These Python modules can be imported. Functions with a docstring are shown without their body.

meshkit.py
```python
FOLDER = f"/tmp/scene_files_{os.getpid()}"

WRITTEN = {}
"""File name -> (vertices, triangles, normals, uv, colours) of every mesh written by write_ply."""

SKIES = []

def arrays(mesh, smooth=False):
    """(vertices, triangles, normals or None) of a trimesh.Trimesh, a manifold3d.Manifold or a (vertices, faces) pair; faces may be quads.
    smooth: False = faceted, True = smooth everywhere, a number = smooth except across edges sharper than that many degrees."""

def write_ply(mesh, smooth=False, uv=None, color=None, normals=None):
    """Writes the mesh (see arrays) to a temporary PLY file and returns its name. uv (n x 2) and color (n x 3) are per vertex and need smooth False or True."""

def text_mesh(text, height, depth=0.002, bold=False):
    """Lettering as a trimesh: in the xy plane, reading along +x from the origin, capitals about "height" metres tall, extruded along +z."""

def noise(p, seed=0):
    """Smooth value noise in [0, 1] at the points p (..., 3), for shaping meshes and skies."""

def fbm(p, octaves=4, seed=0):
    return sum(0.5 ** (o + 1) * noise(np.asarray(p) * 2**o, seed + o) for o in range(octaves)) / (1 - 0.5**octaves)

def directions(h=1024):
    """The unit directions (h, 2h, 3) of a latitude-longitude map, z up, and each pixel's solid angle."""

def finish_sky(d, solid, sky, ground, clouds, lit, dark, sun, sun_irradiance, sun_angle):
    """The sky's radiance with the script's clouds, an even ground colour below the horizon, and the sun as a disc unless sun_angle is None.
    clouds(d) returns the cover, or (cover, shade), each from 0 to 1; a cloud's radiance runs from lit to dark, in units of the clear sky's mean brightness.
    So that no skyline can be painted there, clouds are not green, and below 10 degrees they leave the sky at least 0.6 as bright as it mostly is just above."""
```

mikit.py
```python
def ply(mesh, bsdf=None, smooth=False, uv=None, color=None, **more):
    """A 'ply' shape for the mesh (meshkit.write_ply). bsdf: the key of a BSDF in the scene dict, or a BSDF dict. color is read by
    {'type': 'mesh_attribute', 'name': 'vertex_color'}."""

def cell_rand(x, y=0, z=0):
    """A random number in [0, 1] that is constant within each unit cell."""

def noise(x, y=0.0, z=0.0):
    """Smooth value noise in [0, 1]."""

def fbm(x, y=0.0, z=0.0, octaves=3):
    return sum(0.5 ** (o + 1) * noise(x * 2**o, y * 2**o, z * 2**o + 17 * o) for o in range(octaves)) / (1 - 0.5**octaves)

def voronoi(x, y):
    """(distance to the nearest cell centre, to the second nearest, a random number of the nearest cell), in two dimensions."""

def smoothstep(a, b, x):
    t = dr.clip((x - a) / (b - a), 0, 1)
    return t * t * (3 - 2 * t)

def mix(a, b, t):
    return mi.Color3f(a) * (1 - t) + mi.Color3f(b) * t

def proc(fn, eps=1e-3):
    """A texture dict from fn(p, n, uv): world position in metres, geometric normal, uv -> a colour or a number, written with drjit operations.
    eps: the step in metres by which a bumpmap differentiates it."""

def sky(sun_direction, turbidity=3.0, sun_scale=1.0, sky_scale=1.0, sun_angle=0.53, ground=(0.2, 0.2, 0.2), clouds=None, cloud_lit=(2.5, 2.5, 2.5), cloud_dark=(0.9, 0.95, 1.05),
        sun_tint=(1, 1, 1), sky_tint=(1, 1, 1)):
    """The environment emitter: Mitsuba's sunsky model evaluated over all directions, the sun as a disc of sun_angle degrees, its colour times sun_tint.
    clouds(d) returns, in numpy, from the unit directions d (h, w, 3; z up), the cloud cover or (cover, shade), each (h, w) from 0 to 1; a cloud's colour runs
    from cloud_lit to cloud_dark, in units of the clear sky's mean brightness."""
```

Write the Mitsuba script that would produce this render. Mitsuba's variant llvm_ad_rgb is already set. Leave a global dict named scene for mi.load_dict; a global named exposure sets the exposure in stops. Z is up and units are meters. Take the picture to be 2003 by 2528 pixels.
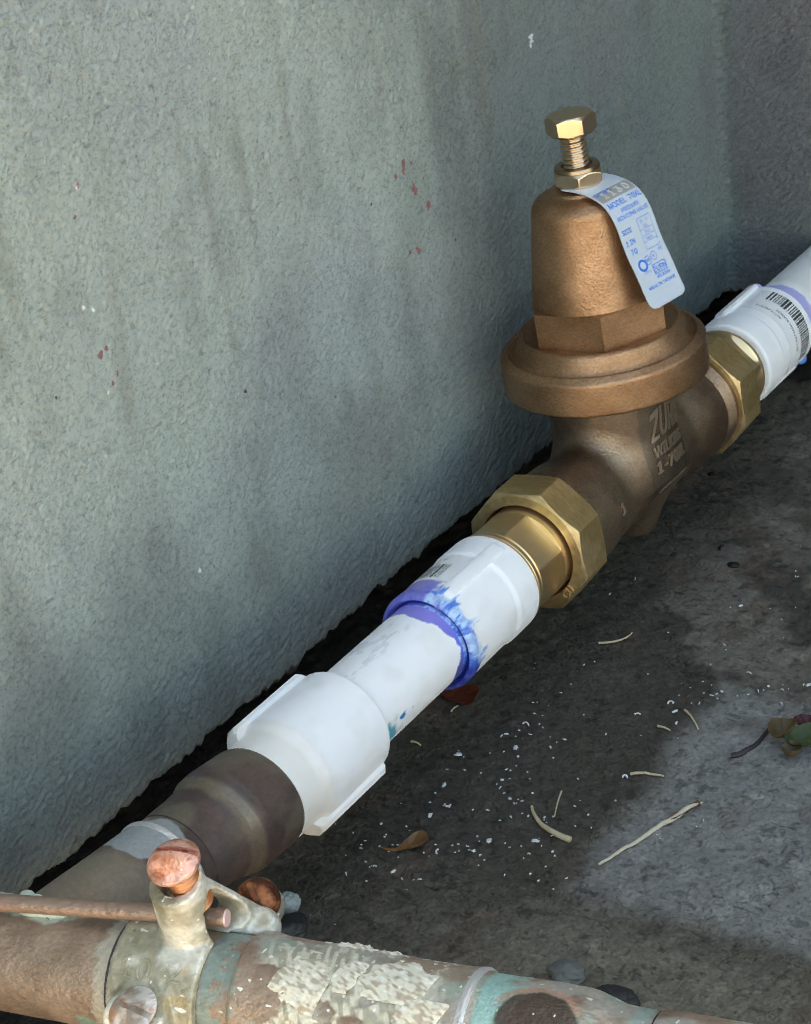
import math, random
import numpy as np, trimesh, drjit as dr, mitsuba as mi
import manifold3d as m3
import meshkit, mikit
from mikit import noise, fbm, smoothstep, mix, proc

T4 = mi.ScalarTransform4f
scene, labels = {}, {}
MM = 0.001

# ---------------------------------------------------------------- camera, sky, exposure
CAM_O = np.array([-0.72066, -0.42616, 0.42540])
CAM_F = np.array([0.70964414, 0.53277407, -0.46103902])
CAM_D = np.array([-0.44924442, -0.16192741, -0.87861195])
scene['camera'] = {'type': 'perspective', 'fov_axis': 'x',
                   'fov': math.degrees(2 * math.atan(1001.5 / 5500.0)),
                   'near_clip': 0.02, 'far_clip': 400.0,
                   'to_world': T4().look_at(origin=CAM_O.tolist(), target=(CAM_O + CAM_F).tolist(), up=(-CAM_D).tolist())}
SUN = (0.60, 0.04, 1.0)
scene['sky'] = mikit.sky(SUN, turbidity=3.0, sky_tint=(1.62, 1.15, 0.74), sun_tint=(1.10, 1.0, 0.87))
exposure = 4.25

rng = random.Random(7)
nrng = np.random.default_rng(7)


def lin(h):
    c = [int(h[i:i + 2], 16) / 255 for i in (1, 3, 5)]
    return [x / 12.92 if x <= 0.04045 else ((x + 0.055) / 1.055) ** 2.4 for x in c]


def rgb(c):
    return {'type': 'rgb', 'value': list(map(float, c))}


# ---------------------------------------------------------------- scene helpers (millimetres in, metres out)
def numbered(k):
    if k not in scene and k not in labels and not any(q.startswith(k + '__') for q in scene):
        return k
    i = 1
    while f'{k}_{i:03d}' in scene or f'{k}_{i:03d}' in labels:
        i += 1
    return f'{k}_{i:03d}'


def tri(m):
    if hasattr(m, 'to_mesh'):
        q = m.to_mesh()
        return np.array(q.vert_properties[:, :3], float), np.array(q.tri_verts)
    if isinstance(m, tuple):
        v, f = np.asarray(m[0], float), np.asarray(m[1], int)
        if f.shape[1] == 4:
            f = np.vstack([f[:, [0, 1, 2]], f[:, [0, 2, 3]]])
        return v, f
    return np.array(m.vertices), np.array(m.faces)


def put(name, mesh, bsdf, parent=None, smooth=30, label=None, cat=None, group=None, kind=None):
    key = numbered(f'{parent}__{name}' if parent else name)
    v, f = tri(mesh)
    scene[key] = mikit.ply(trimesh.Trimesh(v * MM, f, process=False), bsdf, smooth=smooth)
    if label or cat or group or kind:
        e = {}
        if label: e['label'] = label
        if cat: e['category'] = cat
        if group: e['group'] = group
        if kind: e['kind'] = kind
        labels[key] = e
    return key


def thing(name, label, cat, group=None):
    key = numbered(name)
    labels[key] = {'label': label, 'category': cat}
    if group: labels[key]['group'] = group
    return key


def grid_faces(n, m, wrap=False):
    i, j = np.meshgrid(np.arange(n - 1), np.arange(m if wrap else m - 1), indexing='ij')
    j2 = (j + 1) % m
    a, b, c, d = i * m + j, i * m + j2, (i + 1) * m + j2, (i + 1) * m + j
    return np.stack([a, b, c, d], -1).reshape(-1, 4)


def merge(*ms):
    vs, fs, o = [], [], 0
    for m in ms:
        v, f = tri(m)
        vs.append(v); fs.append(f + o); o += len(v)
    return np.vstack(vs), np.vstack(fs)


def frame(m, origin, X, Y, Z):
    v, f = tri(m)
    M = np.stack([X, Y, Z], 1)
    return v @ np.asarray(M, float).T + np.asarray(origin, float), f


def rounded(profile, r=0.6, n=3):
    """profile [(x, rad)] with its corners rounded by r."""
    P = [np.array(p, float) for p in profile]
    out = [P[0]]
    for a, b, c in zip(P, P[1:], P[2:]):
        u, w = a - b, c - b
        lu, lw = np.linalg.norm(u), np.linalg.norm(w)
        if lu < 1e-6 or lw < 1e-6:
            continue
        k = min(r, 0.45 * lu, 0.45 * lw)
        p, q = b + u / lu * k, b + w / lw * k
        for t in np.linspace(0, 1, n + 1):
            out.append((1 - t) ** 2 * p + 2 * t * (1 - t) * b + t * t * q)
    out.append(P[-1])
    return out


def lathe(profile, seg=128, radial=None, bend=None, closed_ends=True, wob=0.0, seed=0):
    """Surface of revolution about x from [(x, r)]; radial(x, r, th) -> r shapes polygons, bend(x) -> (dy, dz) moves the axis."""
    P = np.array([(float(a), float(b)) for a, b in profile])
    if closed_ends:
        P = np.vstack([[P[0, 0], 0.0001], P, [P[-1, 0], 0.0001]])
    th = np.linspace(0, 2 * np.pi, seg, endpoint=False)
    X, TH = np.meshgrid(P[:, 0], th, indexing='ij')
    Rr = np.repeat(P[:, 1:2], seg, 1)
    if radial is not None:
        Rr = radial(X, Rr, TH)
    v = np.stack([X, Rr * np.cos(TH), Rr * np.sin(TH)], -1).reshape(-1, 3)
    if wob:
        v += ((meshkit.fbm(v * 0.15 + 9 + seed) - 0.5) * 2 * wob)[:, None] * np.c_[np.zeros(len(v)), np.cos(TH).ravel(), np.sin(TH).ravel()]
    if bend is not None:
        d = np.array([bend(x) for x in v[:, 0]])
        v[:, 1] += d[:, 0]; v[:, 2] += d[:, 1]
    f = grid_faces(len(P), seg, True)
    return v, f[:, ::-1]


def dense(profile, step):
    out = [np.array(profile[0], float)]
    for a, b in zip(profile, profile[1:]):
        a, b = np.array(a, float), np.array(b, float)
        k = max(1, int(np.linalg.norm(b - a) / step))
        out += [a + (b - a) * t for t in np.linspace(0, 1, k + 1)[1:]]
    return out


def ngon(n, ap, ph=0.0):
    """radius of a regular n-gon of apothem ap at the angle th, a corner at ph."""
    def r(th):
        w = 2 * np.pi / n
        t = (th - ph) % w - w / 2
        return ap / np.cos(t)
    return r


def tube(pts, rad, seg=10, ends=True):
    P = np.array(pts, float)
    R = np.broadcast_to(np.asarray(rad, float), (len(P),))
    Tn = np.gradient(P, axis=0)
    Tn /= np.linalg.norm(Tn, axis=1, keepdims=True)
    ref = np.array([0, 0, 1.0]) if abs(Tn[0, 2]) < 0.9 else np.array([1.0, 0, 0])
    th = np.linspace(0, 2 * np.pi, seg, endpoint=False)
    rings = []
    for p, t, r in zip(P, Tn, R):
        a = np.cross(t, ref); a /= np.linalg.norm(a); b = np.cross(t, a)
        rings.append(p + r * (np.cos(th)[:, None] * a + np.sin(th)[:, None] * b))
    if ends:
        rings = [np.repeat(P[:1], seg, 0)] + rings + [np.repeat(P[-1:], seg, 0)]
    return np.vstack(rings), grid_faces(len(rings), seg, True)


def smin(a, b, k):
    h = max(k - abs(a - b), 0.0) / k
    return min(a, b) - h * h * k * 0.25


def sdf_mesh(fn, bounds, edge, it=6):
    m = m3.Manifold.level_set(lambda x, y, z: -fn(x, y, z), list(bounds), edge)
    v, f = tri(m)
    t = trimesh.Trimesh(v, f, process=True)
    trimesh.smoothing.filter_taubin(t, iterations=it)
    return t


def roughen(m, amp, freq, seed=0):
    v, f = tri(m)
    t = trimesh.Trimesh(v, f, process=False)
    n = np.array(t.vertex_normals)
    return v + n * ((meshkit.fbm(v * freq + 31 + seed, 3, seed) - 0.5) * 2 * amp)[:, None], f


def text(s, h, depth=0.25, bold=False, center=True):
    t = meshkit.text_mesh(s, h * MM, depth * MM, bold)
    v = np.array(t.vertices) / MM
    if center:
        v[:, 0] -= (v[:, 0].min() + v[:, 0].max()) / 2
    f = np.array(t.faces)
    return v, f


# ---------------------------------------------------------------- materials
def pm(p):
    return p.x * 1000, p.y * 1000, p.z * 1000


RED = [(-43.2, 142.9, 2.2), (-49.6, 141.3, 1.2), (-38.4, 131.7, 2.2), (-30.2, 121.9, 1.9), (-37.5, 142.6, 1.0), (-41.3, 107.2, 1.8), (-47.3, 108.5, 1.1),
       (-228.6, 143.4, 1.4), (-225.1, 144.7, .9), (-222.6, 134.3, 1.0), (-225.8, 132.0, .9), (-223.1, 200.3, 1.1), (-227.1, 191.6, .9), (-31, 134.0, 1.0)]
WHT = [(-147.5, 220.5, .9), (-223.6, 200.0, .8), (-231.8, 162.2, .9), (-227.8, 159.4, .8), (-228.2, 129.7, .7), (-201.2, 46.4, 1.1), (58.7, 162.2, 2.4)]
BLK = [(-67.9, 136.4, .9), (-159.5, 98.9, .8), (-252.5, 139.0, .8), (-13.7, 20.3, 1.0), (-14.1, 101.5, .7)]


def stucco_h(x, y, z):
    return fbm(x * 1.25 + y * 1.25 + z * 0.4, z * 1.3 - x * 0.3, y * 0.5, 3) - 0.5 * dr.abs(noise(x * 0.9 + y * 0.9 + 7, z * 0.9 + x * 0.2, 4.0) - 0.5) + 0.25


def stucco_color(p, n, uv):
    x, y, z = pm(p)
    a = x - y
    c = mi.Color3f(0.385, 0.45, 0.415)
    big = fbm(a * 0.011 + 3, z * 0.011, 5.0, 3)
    c = mix(c, [0.345, 0.40, 0.395], smoothstep(0.45, 0.75, big))
    wob = (fbm(a * 0.02, z * 0.012, 1.0, 2) - 0.5) * 9
    # moisture stain plus painted falloff of light: everything right of a ragged, streaky edge is darker
    ragged = (noise((a + wob) * 0.09, z * 0.012, 21.0) - 0.5) * 60 + (fbm(a * 0.03, z * 0.03, 12.0, 3) - 0.5) * 70
    damp_shade = smoothstep(-75, 70, a + 100 + ragged + (z - 150) * -0.05)
    damp_shade_c = mix([0.155, 0.192, 0.178], [0.160, 0.193, 0.192], smoothstep(0.4, 0.65, fbm(a * 0.016 + 9, z * 0.016, 7.0, 3)))
    damp_shade_c = mix(damp_shade_c, [0.165, 0.170, 0.166], smoothstep(0.5, 0.72, fbm(a * 0.02 + 70, z * 0.012, 4.0, 3)) * 0.6)
    c = mix(c, damp_shade_c, damp_shade * 0.86)
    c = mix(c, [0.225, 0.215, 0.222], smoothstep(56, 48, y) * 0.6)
    low = smoothstep(125, 10, z + (fbm(a * 0.02, z * 0.02, 31.0, 3) - 0.5) * 110 + (noise(a * 0.08, z * 0.01, 17.0) - 0.5) * 40)
    c = mix(c, [0.20, 0.225, 0.212], low * 0.85 * (1 - damp_shade))
    # run-off streaks that wander down the wall
    st = noise((a + wob * 0.5) * 0.10, z * 0.010, 9.0) * 0.5 + noise((a + wob * 0.5) * 0.24, z * 0.016, 3.0) * 0.3 + fbm(a * 0.09, z * 0.07, 5.0, 3) * 0.2
    st = smoothstep(0.46, 0.80, st) * smoothstep(0.40, 0.66, fbm(a * 0.014 + 40, z * 0.012, 2.0, 2))
    c = mix(c, [0.215, 0.225, 0.185], st * 0.42)
    patch = smoothstep(0.52, 0.75, fbm(a * 0.05 + 80, z * 0.03, 4.0, 4))
    c = mix(c, c * 0.72, patch * 0.5)
    pit_shade = smoothstep(0.70, 0.42, stucco_h(x, y, z))  # relief shading put into the colour: pits drawn darker
    c = mix(c * 0.95, c * 0.74, pit_shade)
    d = noise(a * 0.55, z * 0.55, 2.0)
    c = mix(c, [0.09, 0.09, 0.085], smoothstep(0.86, 0.95, d) * 0.35)
    c = mix(c, [0.03, 0.03, 0.028], smoothstep(-18.6, -21.0, z + (fbm(a * 0.3, 1.0, 3.0, 2) - 0.5) * 5))  # shade of the gap painted near black on the lower lip
    onleft = dr.select(y > 45, 1.0, 0.0)
    wn = (fbm(a * 0.7, z * 0.7, 6.0, 2) - 0.5)
    for lst, col in ((RED, [0.24, 0.07, 0.085]), (WHT, [0.75, 0.78, 0.76]), (BLK, [0.02, 0.02, 0.02])):
        m = mi.Float(0)
        for (sx, sz, r) in lst:
            q = dr.sqrt(dr.square((x - sx) * 1.3) + dr.square(z - sz)) / r + wn * 1.6
            m = dr.maximum(m, 1 - smoothstep(0.7, 1.05, q))
        c = mix(c, col, m * onleft * 0.8)
    return c


def stucco_bump(p, n, uv):
    x, y, z = pm(p)
    return stucco_h(x, y, z) * 0.0028


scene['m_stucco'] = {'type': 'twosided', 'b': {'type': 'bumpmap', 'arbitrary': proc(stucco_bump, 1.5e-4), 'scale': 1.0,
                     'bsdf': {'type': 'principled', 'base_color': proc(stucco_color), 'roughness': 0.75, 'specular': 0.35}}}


def ground_color(p, n, uv):
    x, y, z = pm(p)
    g1 = fbm(x * 0.012 + 5, y * 0.012 + 2, 1.0, 4)
    c = mix([0.060, 0.055, 0.047], [0.100, 0.092, 0.078], smoothstep(0.35, 0.7, g1))
    # dry pale concrete away from the wall: edge wanders
    wn = (fbm(x * 0.03 + 7, y * 0.03, 3.0, 4) - 0.5)
    d = dr.maximum(dr.abs(x + 128) - 66, y + 77) + wn * 22
    dry = smoothstep(9, -9, d)
    far = smoothstep(0, 60, dr.maximum(-430 - x, -250 - y))
    gray = mix([0.215, 0.210, 0.198], [0.295, 0.288, 0.268], fbm(x * 0.05, y * 0.05, 8.0, 3))
    c = mix(c, [0.16, 0.15, 0.135], smoothstep(0.42, 0.60, fbm(x * 0.035 + 3, y * 0.035 + 8, 2.0, 4)) * smoothstep(-90, -40, x) * smoothstep(0, -40, y) * 0.9)
    tan = smoothstep(-190, -225, x + wn * 30) * smoothstep(-40, -90, y + wn * 30) * 0.85
    c = mix(c, [0.185, 0.175, 0.145], tan)
    c = mix(c, gray, dry * 0.92)
    bl = dr.sqrt(dr.square((x + 135) / 13) + dr.square((y + 112) / 8)) + wn * 1.2
    c = mix(c, [0.15, 0.125, 0.11], smoothstep(1.2, 0.4, bl) * 0.6)
    c = mix(c, [0.345, 0.34, 0.32], far)  # unseen ground paled to bounce more sunlight into view
    gap_shade = smoothstep(34, 46, y + wn * 24) + smoothstep(206, 216, x + wn * 20)  # darkness of the gap painted on the ground along both walls
    c = mix(c, [0.018, 0.016, 0.014], dr.minimum(gap_shade, 1.0))
    fleck = noise(x * 0.5, y * 0.5, 5.0)
    c = mix(c, [0.04, 0.035, 0.03], smoothstep(0.76, 0.92, fleck) * 0.4)
    br = smoothstep(0.62, 0.8, fbm(x * 0.05 + 50, y * 0.05, 2.0, 3))
    c = mix(c, [0.10, 0.07, 0.055], br * 0.5)
    c = mix(c * mi.Color3f(1.04, 1.0, 0.90), c, dry)
    cr_ = dr.abs(fbm(x * 0.045 + 13, y * 0.032 + 5, 4.0, 4) - 0.5)
    c = mix(c, c * 0.35, smoothstep(0.010, 0.003, cr_) * smoothstep(0.48, 0.62, fbm(x * 0.03, y * 0.03, 77.0, 2)) * 0.5)
    pit = smoothstep(0.60, 0.78, fbm(x * 0.28 + 4, y * 0.22, 6.0, 4))
    c = mix(c, c * 0.45, pit * 0.8)
    lt = smoothstep(0.60, 0.75, fbm(x * 0.16 + 44, y * 0.12, 3.0, 4))
    c = mix(c, c * 1.5, lt * 0.6)
    return c * (0.62 + 0.50 * fbm(x * 0.8, y * 0.8, 1.0, 3))


def ground_bump(p, n, uv):
    x, y, z = pm(p)
    return (fbm(x * 0.35 + y * 0.1, y * 0.35, 1.0, 3) * 1.2 + 0.6 * noise(x * 1.1, y * 1.1, 4.0) + 0.3 * noise(x * 2.4, y * 2.4, 7.0)) * 0.0018


scene['m_ground'] = {'type': 'twosided', 'b': {'type': 'bumpmap', 'arbitrary': proc(ground_bump, 2e-4), 'scale': 1.0,
                     'bsdf': {'type': 'principled', 'base_color': proc(ground_color), 'roughness': 0.7, 'specular': 0.4}}}
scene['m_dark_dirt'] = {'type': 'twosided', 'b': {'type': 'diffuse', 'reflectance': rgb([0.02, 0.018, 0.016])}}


def cast_bump(p, n, uv):
    x, y, z = pm(p)
    return (fbm(x * 1.7, y * 1.7, z * 1.7, 2) + 0.4 * noise(x * 3.4, y * 3.4, z * 3.4)) * 0.00030


def bell_color(p, n, uv):
    x, y, z = pm(p)
    t = fbm(x * 0.05, y * 0.05, z * 0.05 + 3, 3)
    c = mix([0.37, 0.205, 0.105], [0.53, 0.32, 0.18], smoothstep(0.3, 0.7, t))
    return c * (0.72 + 0.5 * fbm(x * 1.3, y * 1.3, z * 1.3, 2))


def body_color(p, n, uv):
    x, y, z = pm(p)
    t = fbm(x * 0.06 + 9, y * 0.06, z * 0.06, 3)
    c = mix([0.26, 0.175, 0.115], [0.40, 0.30, 0.20], smoothstep(0.3, 0.7, t))
    w = fbm(x * 0.3, y * 0.3, z * 0.3, 2) - 0.5
    pan = smoothstep(15.0, 14.0, dr.abs(x + 1) + w) * smoothstep(-12, -15, y) * smoothstep(-8, -5, z)
    c = mix(c, [0.15, 0.13, 0.10], pan * 0.65)
    return c * (0.72 + 0.5 * fbm(x * 1.3, y * 1.3, z * 1.3, 2))


CAST = proc(cast_bump, 1.2e-4)


def metal(name, col, rough, metallic=1.0, bump=None, **k):
    b = {'type': 'principled', 'base_color': col, 'roughness': rough, 'metallic': metallic, **k}
    if bump is not None:
        b = {'type': 'bumpmap', 'arbitrary': bump, 'scale': 1.0, 'bsdf': b}
    scene[name] = {'type': 'twosided', 'b': b}


metal('m_bell', proc(bell_color), 0.38, 0.96, CAST)
metal('m_body', proc(body_color), 0.36, 0.92, CAST)
metal('m_letters', rgb([0.50, 0.40, 0.29]), 0.36, 0.85)


def brass_color(p, n, uv):
    x, y, z = pm(p)
    t = fbm(x * 0.09, y * 0.09, z * 0.09, 3)
    return mix([0.56, 0.40, 0.17], [0.72, 0.53, 0.27], smoothstep(0.3, 0.7, t)) * (0.85 + 0.3 * noise(x * 2.2, y * 0.5, z * 0.5))


metal('m_brass', proc(brass_color), 0.45, 0.9)
metal('m_brass_bright', rgb([0.82, 0.62, 0.35]), 0.33, 0.95)
metal('m_zinc', rgb([0.70, 0.54, 0.37]), 0.24, 1.0)
metal('m_zinc_dark', rgb([0.34, 0.25, 0.15]), 0.3, 1.0)
metal('m_tag', rgb([0.74, 0.82, 0.92]), 0.42, 0.45)
metal('m_tag_band', rgb([0.62, 0.63, 0.62]), 0.4, 0.7)
metal('m_tag_emboss', rgb([0.92, 0.93, 0.90]), 0.3, 0.6)
scene['m_blue_ink'] = {'type': 'twosided', 'b': {'type': 'principled', 'base_color': rgb(lin('#2a6ccc')), 'roughness': 0.5}}
scene['m_black_ink'] = {'type': 'twosided', 'b': {'type': 'principled', 'base_color': rgb([0.03, 0.03, 0.03]), 'roughness': 0.5}}
scene['m_sticker'] = {'type': 'twosided', 'b': {'type': 'principled', 'base_color': rgb([0.78, 0.78, 0.77]), 'roughness': 0.45}}


def pvc_color(p, n, uv):
    """White plastic of the lower pipe run with the stains of purple primer and blue cement."""
    x, y, z = pm(p)
    th = dr.atan2(z, y) * 57.29578
    th = dr.select(th < -90, th + 360, th)       # -90 .. 270
    c = mi.Color3f(0.875, 0.875, 0.87)
    dirt = smoothstep(0.5, 0.8, fbm(x * 0.09, y * 0.09, z * 0.09, 3))
    c = mix(c, [0.66, 0.64, 0.58], dirt * 0.25)
    w = (fbm(x * 0.3, y * 0.3, z * 0.3, 3) - 0.5)
    # purple band on the pipe below the adapter
    on_pipe = smoothstep(-207.5, -206.5, x) * smoothstep(-147.0, -148.0, x)
    edge = -159.5 + 5.2 * smoothstep(105, 165, th) - 3.0 * smoothstep(175, 205, th) + w * 3.5
    band = smoothstep(edge - 0.5, edge + 0.6, x) * on_pipe
    purple = mix([0.19, 0.165, 0.62], [0.085, 0.11, 0.60], smoothstep(110, 165, th))
    purple = mix(purple, [0.03, 0.04, 0.30], smoothstep(165, 205, th))
    c = mix(c, purple, band * 0.92)
    # teal drip near the coupling
    td = dr.sqrt(dr.square((x + 202) / 8.5) + dr.square((th - 196) / 22)) + w * 1.5
    c = mix(c, [0.05, 0.33, 0.42], smoothstep(1.1, 0.35, td) * on_pipe * 0.9)
    td = dr.sqrt(dr.square((x + 193) / 4.5) + dr.square((th - 188) / 6)) + w * 2.5
    c = mix(c, [0.03, 0.20, 0.42], smoothstep(1.0, 0.6, td) * on_pipe)
    # faint scuffs
    sc = smoothstep(0.62, 0.72, fbm(x * 0.12 + 4, th * 0.09, 3.0, 3)) * smoothstep(120, 95, th)
    c = mix(c, [0.45, 0.44, 0.52], sc * 0.35 * on_pipe)
    # blue cement on the lip of the adapter
    strk = smoothstep(0.50, 0.70, noise(th * 0.16, 2.0, 5.0) * 0.7 + noise(th * 0.5, x * 0.1, 1.0) * 0.3)
    lip = smoothstep(-145.6 + 6.5 * strk, -147.6 + 4.5 * strk, x + w * 3) * smoothstep(-152.8, -151.9, x)
    lip = lip * (0.62 + 0.38 * smoothstep(0.36, 0.6, noise(th * 0.22, x * 0.25, 9.0)))
    c = mix(c, mix([0.07, 0.20, 0.68], [0.50, 0.68, 0.90], smoothstep(0.34, 0.66, noise(th * 0.13, x * 0.3, 3.0) * 0.6 + noise(th * 0.5, x * 0.5, 8.0) * 0.4)), lip * 0.95)
    up = smoothstep(-138.0, -139.2, x + w * 3) * smoothstep(-152.5, -151.5, x) * smoothstep(97, 92, th + w * 8)
    c = mix(c, [0.16, 0.145, 0.58], up * 0.85)
    low = smoothstep(-145.0, -146.5, x) * smoothstep(-152.5, -151.5, x) * smoothstep(185, 205, th)
    c = mix(c, [0.03, 0.04, 0.33], low * 0.9)
    # right-hand pipe: pale purple ring
    r2 = smoothstep(148.5, 149.5, x) * smoothstep(162.5, 160.5, x + w * 3)
    c = mix(c, [0.40, 0.38, 0.74], r2 * 0.85)
    c = mix(c, [0.66, 0.65, 0.58], smoothstep(162, 170, x) * 0.55)
    # weathered old coupling at the lower end
    old = smoothstep(-238, -246, x + w * 6)
    c = mix(c, [0.76, 0.71, 0.62], old * 0.7)
    return c


def pvc_bump(p, n, uv):
    x, y, z = pm(p)
    return (fbm(x * 0.25, y * 0.25, z * 0.25, 3) + 0.2 * noise(x * 1.6, y * 1.6, z * 1.6)) * 0.00022


scene['m_pvc'] = {'type': 'twosided', 'b': {'type': 'bumpmap', 'arbitrary': proc(pvc_bump, 2e-4), 'scale': 1.0,
                  'bsdf': {'type': 'principled', 'base_color': proc(pvc_color), 'roughness': 0.38, 'specular': 0.5}}}
scene['m_cement_navy'] = {'type': 'twosided', 'b': {'type': 'principled', 'base_color': rgb([0.02, 0.03, 0.26]), 'roughness': 0.25}}
scene['m_cement_blue'] = {'type': 'twosided', 'b': {'type': 'principled', 'base_color': rgb([0.12, 0.26, 0.66]), 'roughness': 0.25}}


def patina_color(p, n, uv):
    """Old copper: brown oxide, verdigris, flux and cement splashes. s runs along the big pipe."""
    x, y, z = pm(p)
    w = fbm(x * 0.12, y * 0.12, z * 0.12, 3) - 0.5
    n1 = fbm(x * 0.045, y * 0.045, z * 0.045 + 4, 4)
    c = mix([0.090, 0.062, 0.056], [0.155, 0.108, 0.085], smoothstep(0.3, 0.72, n1))
    c = mix(c, [0.17, 0.15, 0.105], smoothstep(0.48, 0.66, fbm(x * 0.06 + 30, y * 0.06, z * 0.06, 3)) * 0.7)
    c = mix(c, [0.085, 0.082, 0.085], smoothstep(0.52, 0.68, fbm(x * 0.05 + 60, y * 0.05, z * 0.05, 3)) * smoothstep(-305, -285, x) * 0.8)
    ring = smoothstep(4.5, 1.5, dr.abs(x + 281 + w * 4))
    c = mix(c, [0.25, 0.20, 0.13], ring * 0.55)
    c = mix(c, [0.30, 0.25, 0.185], smoothstep(-318, -330, x + w * 10) * 0.6)
    pt = dr.sqrt(dr.square((x + 312) / 11) + dr.square((y + 0.0) / 17)) + w * 0.9
    c = mix(c, [0.36, 0.385, 0.39], smoothstep(1.0, 0.88, pt) * smoothstep(12, 16, z))
    c = c * (0.85 + 0.3 * fbm(x * 1.1, y * 1.1, z * 1.1, 2))
    return c


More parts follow.
